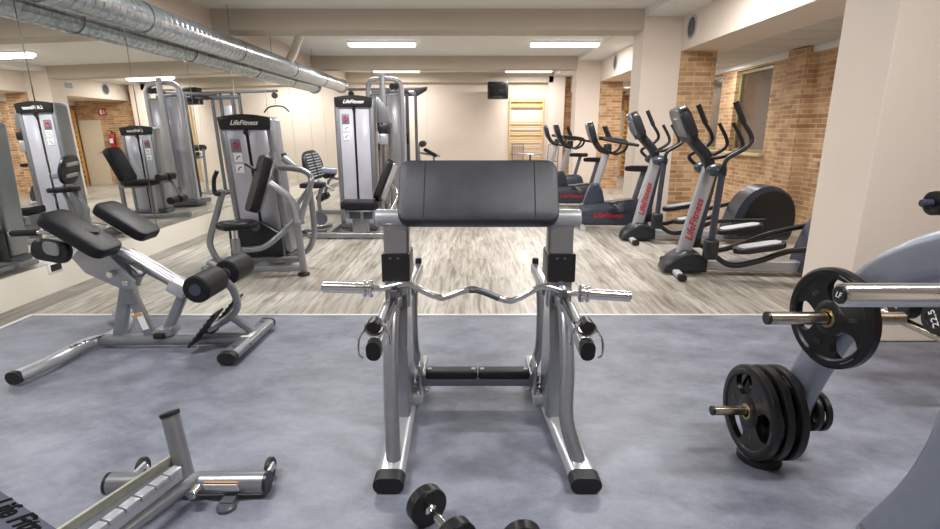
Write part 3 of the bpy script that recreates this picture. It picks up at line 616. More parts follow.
# rollers
ax0, ax1 = V((-1.625, 2.99, .485)), V((-1.60, 3.62, .49))
dr = (ax1-ax0).normalized()
mb = MB(); mb.cyl(ax0-dr*.005, ax1, .028, 18); mb.build('roller_axle', 'chrome', t)
for a, b in ((0, .25), (.37, .62)):
    mb = MB(); mb.lathe([(.03, 0), (.075, 0), (.084, .012), (.084, b-a-.012), (.075, b-a), (.03, b-a)], ax0+dr*a, dr, 32); rl = mb.build('foam_roller', 'foam', t)
    mb = MB(); mb.cyl(ax0+dr*(a-.006), ax0+dr*a, .036, 20); mb.build('roller_cap', 'navy', rl)
mb = MB(); mb.beam(curve([ax0+dr*.31, V((-1.56, 3.33, .38)), V((-1.55, 3.34, .26)), V((-1.62, 3.34, .18)), V((-1.74, 3.34, .11))]), .045, .05, .018, up=V((0, 1, 0))); mb.build('roller_arm', 'silver', t)
mb = MB(); mb.beam([(-1.60, 3.34, .2), (-1.46, 3.34, .09)], .05, .05, .014, up=V((0, 1, 0))); mb.build('roller_brace', 'silver', t)
mb = MB(); mb.cyl((-1.74, 3.29, .1), (-1.74, 3.39, .1), .03, 18); mb.build('pivot_cap', 'rubber', t)
d_ = V((.2, 0, .23)); R = frame3(d_, (0, 1, 0))
for y in (3.19, 3.5):
    mb = MB(); mb.box(V((-1.70, y, .17)), (.3, .13, .016), rot=R, bev=.006)
    for k in range(7): mb.box(V((-1.70, y, .17))+R @ V((-.12+.04*k, 0, .01)), (.012, .11, .008), rot=R, bev=.002)
    mb.build('foot_plate', 'rubber', t)
mb = MB(); mb.tube([(-1.68, 3.2, .15), (-1.68, 3.5, .15)], .016, 10); mb.build('plate_rod', 'silver', t)

# ================================================================== low bench frame in the near left corner
t = root('bench_frame', (-1.15, 1.75, 0), 'low silver bench frame with small transport wheels in the near left corner', 'bench frame')
CX0, CX1, CY = -1.42, -.80, 1.80
mb = MB(); mb.cyl((CX0, CY, .055), (CX1, CY+.01, .055), .042, 26, bev=.1); mb.build('cross_tube', 'silver', t)
mb = MB(); mb.cyl((CX0-.004, CY, .055), (CX0+.01, CY, .055), .043, 26); mb.build('tube_cap', 'navyd', t)
mb = MB(); mb.cyl((CX1-.008, CY+.01, .055), (CX1+.006, CY+.01, .055), .043, 26); mb.build('tube_cap', 'navyd', t)
for x in (-1.36, -.83):
    mb = MB(); mb.box((x+.02, CY+.05, .065), (.014, .12, .03), bev=.004); wf = mb.build('wheel_fork', 'light', t)
    mb = MB(); mb.lathe([(0, -.014), (.034, -.014), (.042, -.008), (.042, .008), (.034, .014), (0, .014)], (x, CY+.12, .043), (1, 0, 0), 26); wh = mb.build('transport_wheel', 'rubber', wf)
    mb = MB(); mb.cyl((x-.02, CY+.12, .043), (x+.022, CY+.12, .043), .012, 12); mb.build('wheel_bolt', 'chrome', wf)
for x in (-1.25, -.96):
    mb = MB(); mb.box((x, CY-.038, .064), (.13, .003, .04), rot=Euler((.35, 0, 0)).to_matrix()); lb = mb.build('warning_label', 'white', t)
    mb = MB(); mb.box((x, CY-.034, .084), (.13, .004, .012), rot=Euler((.55, 0, 0)).to_matrix()); mb.build('label_stripe', 'orange', lb)
mb = MB(); mb.lathe([(0, 0), (.035, 0), (.035, .014), (.028, .022), (0, .022)], (-.93, CY-.075, 0), (0, 0, 1), 20); mb.box((-.93, CY-.05, .02), (.05, .05, .014)); mb.build('levelling_foot', 'dsilver', t)
mb = MB(); mb.lathe([(0, 0), (.035, 0), (.035, .014), (.028, .022), (0, .022)], (-1.25, CY-.075, 0), (0, 0, 1), 20); mb.build('levelling_foot', 'rubber', t)
mb = MB(); mb.beam([(-1.105, 1.79, .06), (-1.175, 1.86, .32)], .065, .05, .018, up=V((0, 1, 0))); mb.build('end_post', 'silver', t)
mb = MB(); mb.beam([(-1.174, 1.859, .318), (-1.178, 1.862, .332)], .07, .055, .02, up=V((0, 1, 0))); mb.build('post_cap', 'rubber', t)
def ext(p, q, k): return q+(q-p)*k
s0, s1 = at(190, 483, z=.08), at(128, 529, z=.085); e1 = ext(s0, s1, .9)
mb = MB(); mb.tube([s0+V((.01, .03, 0)), e1], .024, 14); mb.build('side_tube', 'silver', t)
def rail(p, q, w_, h_, mat, nm):
    mb = MB(); mb.beam([p, ext(p, q, .8)], w_, h_, .003); return mb
rail(at(172, 461, z=.15), at(70, 529, z=.15), .012, .055, 0, 0).build('rail_plate', 'ivory', t)
rail(at(169, 470, z=.13), at(85, 529, z=.13), .045, .03, 0, 0).build('inner_rail', 'dsilver', t)
n0, n1 = at(181, 473, z=.14), at(108, 529, z=.14)
mb = rail(n0, n1, .01, .05, 0, 0)
dd = (n1-n0).normalized(); sd = dd.cross(V((0, 0, 1))).normalized()
for k in range(6):
    mb.box(n0+(n1-n0)*(.12+.2*k)+V((0, 0, .028))-sd*.012*0, (.055, .038, .02), rot=frame3(dd, sd), bev=.004)
mb.build('notched_rack', 'light', t)
mb = MB(); mb.cyl((-1.045, 1.75, .075), (-1.045, 1.70, .075), .018, 14); mb.build('pivot_bolt', 'chrome', t)
# logo panel of the same frame
PZ = .3
a, b = at(-14, 479, z=PZ), at(68, 534, z=PZ); ed = (b-a).normalized(); inn = V((ed.y, -ed.x, 0))
if inn.x > 0: inn = -inn
mb = MB(); c = (a+b)/2+inn*.1-ed*.0; mb.box(c-V((0, 0, .03)), ((b-a).length+.3, .2, .06), rot=frame3(ed, V((-ed.y, ed.x, 0))), bev=.012); lp = mb.build('logo_beam', 'panel', t)
mb = MB(); q = (a+b)/2+inn*.1-ed*.12; mb.beam([q-V((0, 0, .04)), V((q.x, q.y, .02))], .07, .07, .012, up=V((0, 1, 0))); mb.box((q.x, q.y, .015), (.16, .16, .03), bev=.01); mb.build('beam_leg', 'silver', t)
mb = MB(); mb.beam([(q.x, q.y, .1), tuple(e1)], .05, .05, .01); mb.build('link_tube', 'silver', t)
lc = at(30, 521, z=PZ+.001); lettering('Life Fitness', .078, lc-ed*.02+inn*.01, ed, V((0, 0, 1)).cross(ed), 'ink', lp, shear=.4, bold=.002, xs=1.0)

# ================================================================== plate loaded machine (right)
t = root('plate_loaded_machine', (1.4, 1.7, 0), 'grey plate loaded machine with a thick curved arm at the right edge', 'weight machine')
XA = 1.40
P = [at(790, 418, X=XA), at(803, 385, X=XA), at(826, 345, X=XA), at(850, 310, X=XA), at(880, 281, X=XA), at(915, 264, X=XA), at(960, 252, X=XA), at(1010, 246, X=XA)]
mb = MB(); mb.beam(curve(P), .15, .085, .04, up=V((1, 0, 0)), scales=None); mb.build('main_arm', 'pgrey', t)
HY, HZ = 1.80, .745
h0, h1 = at(768, 318, Y=HY), at(903, 318.5, Y=HY)
def horn(p, q, r, nm='plate_horn'):
    mb = MB(); mb.cyl(p, q, r, 24, bev=.12); h = mb.build(nm, 'steel', t)
    dr = (V(p)-V(q)).normalized(); mb = MB(); mb.cyl(V(p)-dr*.004, V(p)+dr*.008, r*1.03, 22); mb.build('horn_cap', 'black', h); return h
horn(h0, h1, .0235)
LY = 2.05; L0, L1 = at(713, 410.5, Y=LY), at(829, 407, Y=LY)
horn(L0, V((1.54, LY, L0.z)), .02)
mb = MB(); mb.beam([(1.37, LY, L0.z), (XA+.03, LY, L0.z)], .09, .09, .03); mb.build('horn_hub', 'pgrey', t)
B0, B1 = at(840, 295, Y=1.06), at(985, 295, Y=1.06)
mb = MB(); mb.cyl(B0, V((1.30, 1.06, B0.z)), .0255, 32, bev=.1); bh = mb.build('bar_horn', 'chrome', t)
mb = MB(); mb.cyl(B0+V((-.003, 0, 0)), B0+V((.01, 0, 0)), .019, 26); cp = mb.build('horn_cap', 'black', bh)
lettering('LF', .018, B0+V((-.004, 0, 0)), (0, -1, 0), (0, 0, 1), 'white', cp, 'cap_logo', ext=.0005)
mb = MB(); mb.beam([(1.33, 1.06, 0.05), (1.36, 1.06, 1.12), (1.38, 1.15, 1.2), P[-1]], .08, .08, .02, up=V((0, 1, 0))); mb.build('rear_upright', 'pgrey', t)
LG = [at(850, 545, X=1.22), at(893, 505, X=1.24), at(920, 468, X=1.26), at(940, 425, X=1.28), at(962, 360, X=1.31)]
mb = MB(); mb.beam(curve([p+V((.105, 0, -.02)) for p in LG]), .17, .1, .03, up=V((1, 0, 0))); mb.build('curved_leg', 'pgrey', t)
mb = MB(); mb.box((1.5, 1.1, .03), (.4, .5, .06), bev=.02); mb.build('floor_rail', 'pgrey', t)
mb = MB()
for u, v in ((890, 503), (862, 527)): p = at(u, v, D=1.66); mb.cyl(p, p+V((-.012, -.012, .012)), .009, 10)
mb.build('leg_bolt', 'chrome', t)
mb = MB(); p = at(887, 256, X=1.37); mb.ball(p, .006); mb.build('arm_bolt', 'chrome', t)
p = at(755, 452, z=.03); mb = MB(); mb.lathe([(0, 0), (.09, 0), (.09, .03), (.07, .05), (0, .05)], (p.x+.02, p.y, 0)); mb.build('rubber_stop', 'rubber', t)
mb = MB(); mb.beam([(p.x+.02, p.y, .04), (XA, p.y+.06, .1), P[0]], .05, .05, .015); mb.build('stop_bracket', 'pgrey', t)

def plate(x, y, z, r, th, lab, grp, ang=0, txt=True, side=-1, yaw=0):
    t = root('weight_plate', (x, y, z-r), lab, 'weight plate', grp); t.rotation_euler = (0, 0, yaw)
    # disc with three grip windows, built as ring + hub + three webs
    mb = MB(); n = 96; rin = r*.80; rh = r*.36
    def P3(rr, a, h): return V((x+h*side, y+rr*math.cos(a), z+rr*math.sin(a)))
    win = []
    for k in range(n):
        a = 2*math.pi*k/n; 
    # outer ring, hub as lathes ; webs as sectors
    mb.lathe([(rin, -th*.34), (rin, th*.34), (r*.84, th*.5), (r*.95, th*.5), (r, th*.32), (r, -th*.32), (r*.95, -th*.5), (r*.84, -th*.5), (rin, -th*.34)], (x, y, z), (side, 0, 0), 64)
    mb.lathe([(.026, -th*.5), (.026, th*.55), (.04, th*.55), (rh*.92, th*.38), (rh, th*.3), (rh, -th*.3), (rh*.9, -th*.42), (.026, -th*.5)], (x, y, z), (side, 0, 0), 48)
    for k in range(3):
        a0 = ang+2*math.pi*k/3; half0, half1 = .70, .60; m = 10; rows = []
        for i in range(m+1):
            f = i/m; rr = rh*.96+(rin*1.01-rh*.96)*f; hw = .54+.16*abs(2*f-1)**2*1.2
            rows.append((rr, hw))
        vs = []
        for rr, hw in rows:
            vs.append([[P3(rr, a0-hw+2*hw*j/8, s*th*.33) for j in range(9)] for s in (-1, 1)])
        for i in range(m):
            for s in (0, 1):
                for j in range(8): mb._add([vs[i][s][j], vs[i][s][j+1], vs[i+1][s][j+1], vs[i+1][s][j]], [(0, 1, 2, 3)])
            for j in (0, 8): mb._add([vs[i][0][j], vs[i][1][j], vs[i+1][1][j], vs[i+1][0][j]], [(0, 1, 2, 3)])
    bmesh.ops.remove_doubles(mb.bm, verts=mb.bm.verts[:], dist=.0003)
    mb.build('plate_body', 'iron', t)
    mb = MB(); mb.lathe([(.025, th*.5), (.025, th*.62), (.033, th*.62), (.036, th*.5)], (x, y, z), (side, 0, 0), 28); mb.build('centre_ring', 'brass', t)
    if txt:
        for k, (s_, tx) in enumerate((('10', .028), ('KG', .02), ('||', .03))):
            a = ang+2*math.pi*k/3; rv = V((0, math.cos(a), math.sin(a))); c = V((x+side*th*.35, y, z))+rv*(r*.56)
            up_ = rv; ax = up_.cross(V((side, 0, 0)))
            lettering(s_, tx, c, ax, up_, 'edge', t, 'raised_marking', ext=.0015, shear=0)
    for k in range(3):
        a = ang+2*math.pi*k/3+.9; mb = MB(); mb.tube([P3(r*.9, a+.04*j, th*.5) for j in range(10)], .0025, 6); mb.build('worn_edge', 'edge', t)
    return t
plate(1.305, HY, HZ+.0, .183, .04, 'black three grip weight plate alone on the upper horn of the grey machine', 'weight plates on the grey machine', ang=-1.29, yaw=.18)
plate(1.208, LY, L0.z-.004, .2, .038, 'front black weight plate of the stack on the lower horn, beside the horn tip', 'weight plates on the grey machine', ang=.09, yaw=.05)
plate(1.268, LY, L0.z-.004, .2, .038, 'middle black weight plate of the stack on the lower horn', 'weight plates on the grey machine', ang=2.0, txt=False)
plate(1.326, LY, L0.z-.004, .2, .038, 'rear black weight plate of the stack on the lower horn, next to the arm', 'weight plates on the grey machine', ang=2.9, txt=False)
plate(1.462, LY, L0.z, .085, .026, 'small black weight plate behind the grey arm, nearer the arm', 'small weight plates behind the arm', txt=False)
plate(1.498, LY, L0.z, .085, .026, 'small black weight plate behind the grey arm, outer one with the horn tip', 'small weight plates behind the arm', txt=False)

# ================================================================== dumbbell rack at the right edge
t = root('dumbbell_rack', (2.42, 1.7, 0), 'two tier dumbbell rack with chrome rails at the right edge, in front of the column', 'rack')
for z in (.44, .985):
    for dx in (-.17, .06):
        sx_ = .1 if z > .9 else 0
        mb = MB(); mb.cyl((2.42+dx+sx_, .85, z), (2.42+dx+sx_, 2.55 if z > .9 else 2.72, z), .022, 18); mb.build('shelf_rail', 'steel', t)
for y in (.95, 2.35):
    mb = MB(); mb.beam([(2.72, y, .03), (2.66, y, 1.1)], .07, .05, .012, up=V((0, 1, 0))); mb.build('rack_upright', 'dsilver', t)
    mb = MB(); mb.box((2.66, y, .03), (.34, .07, .06), bev=.012); mb.build('rack_foot', 'dsilver', t)
    for z in (.44, .985):
        mb = MB(); mb.beam([(2.27 if z < .9 else 2.34, y, z-.03), (2.69, y, z-.02)], .04, .04, .008); mb.build('shelf_bracket', 'dsilver', t)
dl = {(.44, 2.58): 'round black dumbbell at the far end of the lower shelf, beside the rail end', (.44, 2.36): 'round black dumbbell marked 22.5 on the lower shelf', (.44, 2.14): 'round black dumbbell on the lower shelf, nearer the camera than the marked one',
      (1.0, 2.5): 'round black dumbbell at the far end of the upper shelf, in front of the column', (1.0, 2.26): 'round black dumbbell on the upper shelf at the very edge of the photo'}
for (z, y), lb in dl.items():
    r = .078 if z < .9 else .07
    zz = z+.022+.0+r*.62+.028
    sx_ = -.03 if z > .9 else 0
    if z > .9: r, zz = .058, 1.066
    dd_ = dumbbell((2.27+sx_, y, zz), (2.42+sx_, y, zz), r, .05 if z > .9 else .075, lb, 'dumbbells on the rack', txt=('22,5' if (z, y) == (.44, 2.36) else '20' if z < .9 else '10', .05 if z < .9 else .035, 2.2))
    if z > .9:
        mb = MB(); mb.cyl((2.14, y, zz), (2.192, y, zz), .018, 16); mb.build('end_nub', 'navy', dd_)
# ================================================================== weight stack towers and machines (left and back)
def tower(t, x0, x1, y0, y1, h, logo=True, base=.12, placard=1, lean=0):
    """boxed weight stack: frame columns, shroud panels, slot, cap with lettering. front faces -Y"""
    w_ = x1-x0; cw = .075
    for x in (x0+cw/2, x1-cw/2):
        mb = MB(); mb.box((x, (y0+y1)/2, (base+h)/2-.02), (cw, y1-y0, h-base-.04), bev=.03, seg=4); mb.build('tower_column', 'silver', t)
    ch = .15
    mb = MB()
    n = 12; poly = [(x0+.03, h-ch), (x1-.03-.0, h-ch)]+[(x1-.015-(w_-.03)*k/n, h-.03+.03*math.sin(math.pi*k/n)) for k in range(n+1)]
    mb.prism(poly, (0, y0-.01, 0), (1, 0, 0), (0, 0, 1), .045, bev=.008); cp = mb.build('tower_cap', 'black', t)
    mb = MB(); mb.box(((x0+x1)/2, (y0+y1)/2+.01, h-.06), (w_-.04, y1-y0-.02, .07), bev=.02); mb.build('top_cover', 'silver', t)
    if logo: lettering('LifeFitness', .066, ((x0+x1)/2, y0-.034, h-.085), (1, 0, 0), (0, 0, 1), 'white', cp, shear=.4, bold=.001)
    sx = (x0+x1)/2; gap = .03
    for a, b in ((x0+cw-.005, sx-gap/2), (sx+gap/2, x1-cw+.005)):
        mb = MB(); mb.box(((a+b)/2, y0+.012, (base+h-ch)/2), (b-a, .012, h-ch-base), bev=.005); mb.build('front_shroud', 'shroud', t)
    mb = MB(); mb.box((sx, y0+.035, (base+h-ch)/2), (gap+.04, .02, h-ch-base)); mb.build('shroud_slot', 'black', t)
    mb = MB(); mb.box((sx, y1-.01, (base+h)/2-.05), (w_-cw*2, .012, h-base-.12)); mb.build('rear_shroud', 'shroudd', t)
    mb = MB(); mb.cyl((sx, y0-.002, h-ch-.03), (sx, y0-.03, h-ch-.03), .022, 14); mb.cyl((sx, y0-.01, h-ch-.09), (sx, y0-.01, h-ch-.03), .008, 8); mb.build('cable_stop', 'black', t)
    mb = MB(); n = 13
    for k in range(n): mb.box((sx, y0+.09, base+.03+k*.028), (w_-.26, .09, .022), bev=.003)
    mb.build('weight_stack', 'black', t)
    if placard:
        px = x0+cw+.075
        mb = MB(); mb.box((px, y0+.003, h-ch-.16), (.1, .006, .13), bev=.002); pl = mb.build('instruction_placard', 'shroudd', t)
        mb = MB(); mb.ball((px-.005, y0-.001, h-ch-.14), .02, 1, .15, 1); mb.tube([(px-.02, y0-.002, h-ch-.19), (px+.02, y0-.002, h-ch-.17), (px+.03, y0-.002, h-ch-.14)], .009, 6); mb.build('placard_picture', 'red', pl)
        for dz in (.28, .39):
            mb = MB(); mb.box((px+.005, y0+.003, h-ch-dz), (.085, .006, .09), bev=.002); q = mb.build('instruction_placard', 'white', t)
            mb = MB(); mb.tube([(px-.015, y0-.001, h-ch-dz-.02), (px+.005, y0-.001, h-ch-dz+.01), (px+.03, y0-.001, h-ch-dz+.015)], .006, 6); mb.build('placard_picture', 'dsilver', q)
    mb = MB(); mb.box((sx, (y0+y1)/2, base/2+.02), (w_, y1-y0+.05, base-.04), bev=.02); mb.build('tower_base', 'dsilver', t)
    if lean:
        def rec(o):
            for ch in o.children:
                for v in ch.data.vertices: v.co.x += lean*(h-v.co.z-ROOTLOC[t.name].z)
                rec(ch)
        rec(t)

# ---- chest press
t = root('chest_press_machine', (-2.3, 5.5, 0), 'chest press machine with black back pad and curved press arms, left of the centre', 'weight machine')
tower(t, -2.56, -2.0, 5.52, 5.76, 1.56, lean=.06)
bp0, bp1 = at(252, 210, Y=5.02), at(266, 158, Y=5.16)
d_ = bp1-bp0; R = frame3(d_, (.45, -.85, 0))
mb = MB(); nn = (R @ V((0, 0, 1)))
Rb = frame3((-.82, -.57, 0), (0, 0, 1))
side = V((.57, -.82, 0)).normalized(); fwd = V((-.82, -.57, 0)).normalized()
upv = d_.normalized(); fr = frame3(upv, side)
mb = MB(); pad(mb, (bp0+bp1)/2+fwd*.0, d_.length+.04, .24, .085, rot=fr); mb.build('back_pad', 'vinyl', t)
back = (fr @ V((0, 0, 1))); back = back if back.dot(fwd) < 0 else -back
mb = MB(); mb.box((bp0+bp1)/2+back*.062, (d_.length*.98, .17, .04), rot=fr, bev=.015); mb.build('back_shell', 'silver', t)
# seat
sc = at(235, 225, Y=4.98)
mb = MB(); mb.prism([(-.17, .0), (-.12, -.13), (.1, -.16), (.2, -.07), (.2, .07), (.1, .16), (-.12, .13)], sc, -fwd, (0, 0, 1) if False else V((0, 0, 1)).cross(-fwd), .07, bev=.03); mb.build('seat_pad', 'vinyl', t)
mb = MB(); mb.cyl((sc.x-.01, sc.y, sc.z-.14), (sc.x-.01, sc.y, sc.z-.03), .03, 16); mb.build('seat_post', 'chrome', t)
mb = MB(); mb.cyl((sc.x-.01, sc.y, .1), (sc.x-.01, sc.y, sc.z-.13), .04, 16); mb.build('seat_tube', 'silver', t)
p = [at(232, 250, Y=5.02), at(252, 249.5, Y=5.05), at(266, 246, Y=5.08), at(282, 233, Y=5.15), at(294, 221, Y=5.2)]
mb = MB(); mb.beam(curve(p), .055, .055, .018); mb.build('seat_boom', 'silver', t)
# right press arm pair
mb = MB(); mb.tube(curve([at(280, 168, Y=5.25), at(292, 168.5, Y=5.15), at(304, 171, Y=5.08), at(311, 178, Y=5.02), at(309, 191, Y=5.0), at(304, 208, Y=5.0), at(301, 219, Y=5.03)]), .028, 16); mb.build('press_arm', 'silver', t)
mb = MB(); mb.tube(curve([at(270, 183, Y=4.95), at(280, 190, Y=4.95), at(291, 199, Y=4.98), at(295, 208, Y=5.0), at(298, 222, Y=5.02)]), .03, 16); mb.build('press_arm', 'light', t)
mb = MB(); mb.beam([at(295, 206, Y=5.02), at(299, 236, Y=5.04), V((-1.66, 5.1, .03))], .065, .05, .018, up=V((0, 1, 0))); mb.build('front_leg', 'silver', t)
mb = MB(); mb.lathe([(0, 0), (.06, 0), (.06, .02), (.04, .03), (0, .03)], (-1.66, 5.09, 0)); mb.build('rubber_foot', 'rubber', t)
# left press arm with grip
g0, g1 = at(217, 171, Y=5.1), at(218, 194, Y=5.1)
mb = MB(); mb.tube(curve([g0, at(214, 180, Y=5.1), at(215, 193, Y=5.1), g1+V((.03, 0, 0))]), .02, 14); mb.build('arm_grip', 'rubber', t)
mb = MB(); mb.beam(curve([at(223, 190, Y=5.12), at(217, 213, Y=5.1), at(210, 240, Y=5.1), at(213, 252, Y=5.12), at(219, 262, Y=5.14)]), .06, .045, .018, up=V((0, 1, 0))); mb.build('press_arm', 'silver', t)
mb = MB(); mb.tube(curve([at(309, 187, Y=5.4), at(313, 215, Y=5.4), at(314, 235, Y=5.4), at(308, 250, Y=5.42), at(296, 254, Y=5.45)]), .03, 14); mb.build('side_arm', 'silver', t)
# upright behind the pad, lower shroud, base rails
mb = MB(); mb.beam([at(272, 152, Y=5.36)+V((0, 0, 0)), at(283, 205, Y=5.34), at(290, 250, Y=5.3)], .06, .06, .018, up=V((0, 1, 0))); mb.build('rear_upright', 'silver', t)
mb = MB(); mb.cyl(at(283, 158, Y=5.3), at(296, 168, Y=5.28), .035, 16); mb.build('pivot_tube', 'silver', t)
mb = MB(); mb.cyl(at(285, 166.5, Y=5.36), at(296, 167, Y=5.34), .014, 12); mb.cyl(at(245, 164, Y=5.2), at(256, 170, Y=5.14), .013, 12); mb.build('stub_grip', 'rubber', t)
mb = MB(); mb.ball(at(284, 155, Y=5.4), .028, 1, 1, 1); mb.build('adjust_knob', 'black', t)
mb = MB(); mb.prism([(-2.5, .1), (-1.95, .1), (-1.95, .36), (-2.15, .48), (-2.42, .48), (-2.5, .4)], (0, 5.42, 0), (1, 0, 0), (0, 0, 1), .1, bev=.02); mb.build('lower_shroud', 'navyd', t)
mb = MB(); mb.cyl((-2.2, 5.36, .44), (-2.2, 5.33, .44), .045, 20); mb.build('pulley_cover', 'dsilver', t)
mb = MB(); mb.beam([(-2.65, 5.06, .07), (-1.66, 5.1, .07)], .06, .06, .016); mb.beam([(-2.7, 5.36, .07), (-1.75, 5.36, .1)], .06, .06, .016); mb.beam([(-2.6, 5.0, .06), (-2.65, 5.6, .06)], .06, .06, .016); mb.beam([(-2.15, 5.08, .07), (-2.1, 5.5, .07)], .06, .06, .016); mb.build('base_rail', 'silver', t)
mb = MB(); mb.beam([at(208, 262, Y=5.05), at(222, 268, Y=5.05)], .07, .06, .025); mb.build('rail_end', 'silver', t)

# ---- back machine: tall stack tower with padded seat
t = root('seated_leg_machine', (-1.5, 7.7, 0), 'tall silver stack tower with a black padded seat, left of the bench arm pad', 'weight machine')
tower(t, -1.84, -1.30, 7.43, 7.68, 1.86)
mb = MB(); mb.prism([(-1.29, 1.86), (-1.13, 1.72), (-1.11, 1.5), (-1.29, 1.5)], (0, 7.62, 0), (1, 0, 0), (0, 0, 1), .06, bev=.012); mb.build('side_bracket', 'silver', t)
mb = MB(); mb.box((-1.2, 7.6, 1.42), (.15, .12, .12), bev=.015); mb.build('weight_selector', 'black', t)
mb = MB(); mb.box((-1.2, 7.56, 1.28), (.12, .05, .16), bev=.03, seg=3); mb.build('gauge', 'light', t)
mb = MB(); mb.cyl((-1.25, 7.62, .1), (-1.25, 7.62, 1.52), .014, 10); mb.cyl((-1.16, 7.62, .1), (-1.16, 7.62, 1.52), .014, 10); mb.build('guide_rods', 'chrome', t)
mb = MB(); mb.beam([(-1.12, 7.7, .06), (-1.12, 7.7, 1.5)], .06, .06, .012, up=V((0, 1, 0))); mb.build('side_upright', 'silver', t)
sc = at(361, 204, Y=6.95)
mb = MB(); pad(mb, sc, .5, .36, .09); mb.build('seat_pad', 'vinyl', t)
b0, b1 = at(378, 198, Y=7.05), at(391, 163, Y=7.18); d_ = b1-b0
mb = MB(); pad(mb, (b0+b1)/2, .06+d_.length, .3, .08, rot=frame3(d_, (.1, 1, 0))); mb.build('back_pad', 'vinyl', t)
mb = MB(); mb.box((b0+b1)/2+V((.06, 0, -.02)), (d_.length, .2, .04), rot=frame3(d_, (.1, 1, 0)), bev=.012); mb.build('back_shell', 'light', t)
mb = MB(); mb.box((sc.x+.0, 6.98, sc.z-.12), (.42, .3, .13), bev=.03); mb.box((sc.x-.02, 6.98, (sc.z-.1)/2), (.2, .22, sc.z-.1), bev=.03); mb.build('seat_frame', 'silver', t)
mb = MB(); mb.box((sc.x-.06, 6.815, sc.z-.13), (.14, .012, .09), bev=.004); mb.box((sc.x+.11, 6.815, sc.z-.13), (.12, .012, .09), bev=.004); mb.build('frame_panel', 'navy', t)
mb = MB(); mb.beam([(-2.15, 6.9, .05), (-1.0, 6.9, .05)], .07, .07, .018); mb.beam([(-1.9, 6.9, .05), (-1.9, 7.6, .05)], .07, .07, .018); mb.beam([(-1.0, 6.92, .05), (-1.0, 7.6, .05)], .07, .07, .018); mb.build('base_rail', 'silver', t)
mb = MB(); mb.tube(curve([at(392, 185, Y=7.2), at(397, 195, Y=7.15), at(392, 208, Y=7.1), at(386, 218, Y=7.05)]), .025, 12); mb.build('leg_lever', 'chrome', t)

# ---- machine with ribbed backrest
t = root('abdominal_machine', (-2.1, 7.0, 0), 'machine with a ribbed grey backrest between the chest press and the tall tower', 'weight machine')
yb = 7.12
c = at(313, 165, Y=yb); d_ = at(309, 152, Y=yb)-at(317, 178, Y=yb); R = frame3(d_, (0, 1, 0))
ax_u = d_.normalized(); ax_s = V((-.2, -.98, 0)).normalized(); R = frame3(ax_u, ax_s)
pr = rrect(.38, .47, .16, 7)
sgx = 1 if (R @ V((0, 0, 1))).x > 0 else -1
mb = MB(); mb.prism(pr, c, ax_u, R @ V((0, 1, 0)), .05, bev=.015); bk = mb.build('backrest', 'navyd', t)
mb = MB()
for k in range(9):
    for s in (-1, 1):
        mb.box(c+R @ V((-.145+.036*k, s*.1, sgx*.03)), (.014, .15, .012), rot=R, bev=.003)
mb.build('backrest_ribs', 'grey', bk)
for k in (-.07, .08):
    mb = MB(); mb.box(c+R @ V((k, 0, -sgx*.035)), (.05, .3, .02), rot=R, bev=.004); mb.build('back_bracket', 'light', bk)
mb = MB(); mb.beam([at(322, 170, Y=yb+.02), at(337, 171, Y=yb+.05)], .06, .08, .02); mb.build('pivot_arm', 'pgrey', t)
mb = MB(); mb.tube(curve([at(322, 186, Y=7.08), at(319, 200, Y=7.08), at(321, 218, Y=7.08)]), .028, 12); mb.tube([at(318, 180, Y=7.08), at(334, 190, Y=7.08)], .02, 10); mb.build('frame_tube', 'silver', t)
mb = MB(); mb.beam([at(312, 184, Y=7.08), at(297, 205, Y=7.0), at(303, 224, Y=7.0)], .06, .05, .015, up=V((0, 1, 0))); mb.build('seat_frame', 'silver', t)
mb = MB(); pad(mb, at(313, 185, Y=6.98), .3, .3, .06); mb.build('seat_pad', 'vinyl', t)
mb = MB(); mb.cyl(at(321, 219, Y=7.0), at(321, 219, Y=7.06), .085, 24); mb.build('cam_disc', 'dsilver', t)
mb = MB(); mb.beam([(-2.6, 7.2, .04), (-2.0, 7.22, .04)], .07, .06, .018); mb.beam([at(300, 232, z=.05), at(331, 225, z=.05)], .06, .06, .018); mb.build('base_rail', 'silver', t)

# ---- leg extension station (seen mainly in the mirror)
t = root('leg_extension_machine', (-1.35, 9.1, 0), 'leg extension machine with foam rollers, seen through the mirror in front of the cable column', 'weight machine')
tower(t, -1.32, -.74, 8.98, 9.2, 1.55)
mb = MB(); pad(mb, (-1.2, 8.62, .62), .5, .42, .09); mb.build('seat_pad', 'vinyl', t)
mb = MB(); pad(mb, (-.86, 8.65, .92), .6, .4, .09, rot=Euler((0, -1.2, 0)).to_matrix()); mb.build('back_pad', 'vinyl', t)
mb = MB(); mb.beam([(-.8, 8.65, .1), (-.8, 8.65, 1.0)], .06, .06, .015, up=V((0, 1, 0))); mb.beam([(-1.3, 8.65, .1), (-1.3, 8.65, .58)], .08, .08, .02, up=V((0, 1, 0))); mb.beam([(-1.9, 8.65, .05), (-.7, 8.65, .05)], .07, .07, .02); mb.beam([(-1.3, 8.65, .05), (-1.1, 9.1, .05)], .07, .07, .02); mb.beam([(-1.3, 8.65, .56), (-.82, 8.65, .56)], .06, .06, .02); mb.build('seat_frame', 'silver', t)
mb = MB(); mb.tube(curve([(-1.45, 8.7, .6), (-1.62, 8.7, .62), (-1.7, 8.7, .5), (-1.75, 8.7, .32)]), .025, 12); mb.tube([(-1.62, 8.4, .68), (-1.62, 8.8, .68)], .018, 10); mb.tube([(-1.75, 8.4, .32), (-1.75, 8.8, .32)], .018, 10); mb.build('lever_arm', 'silver', t)
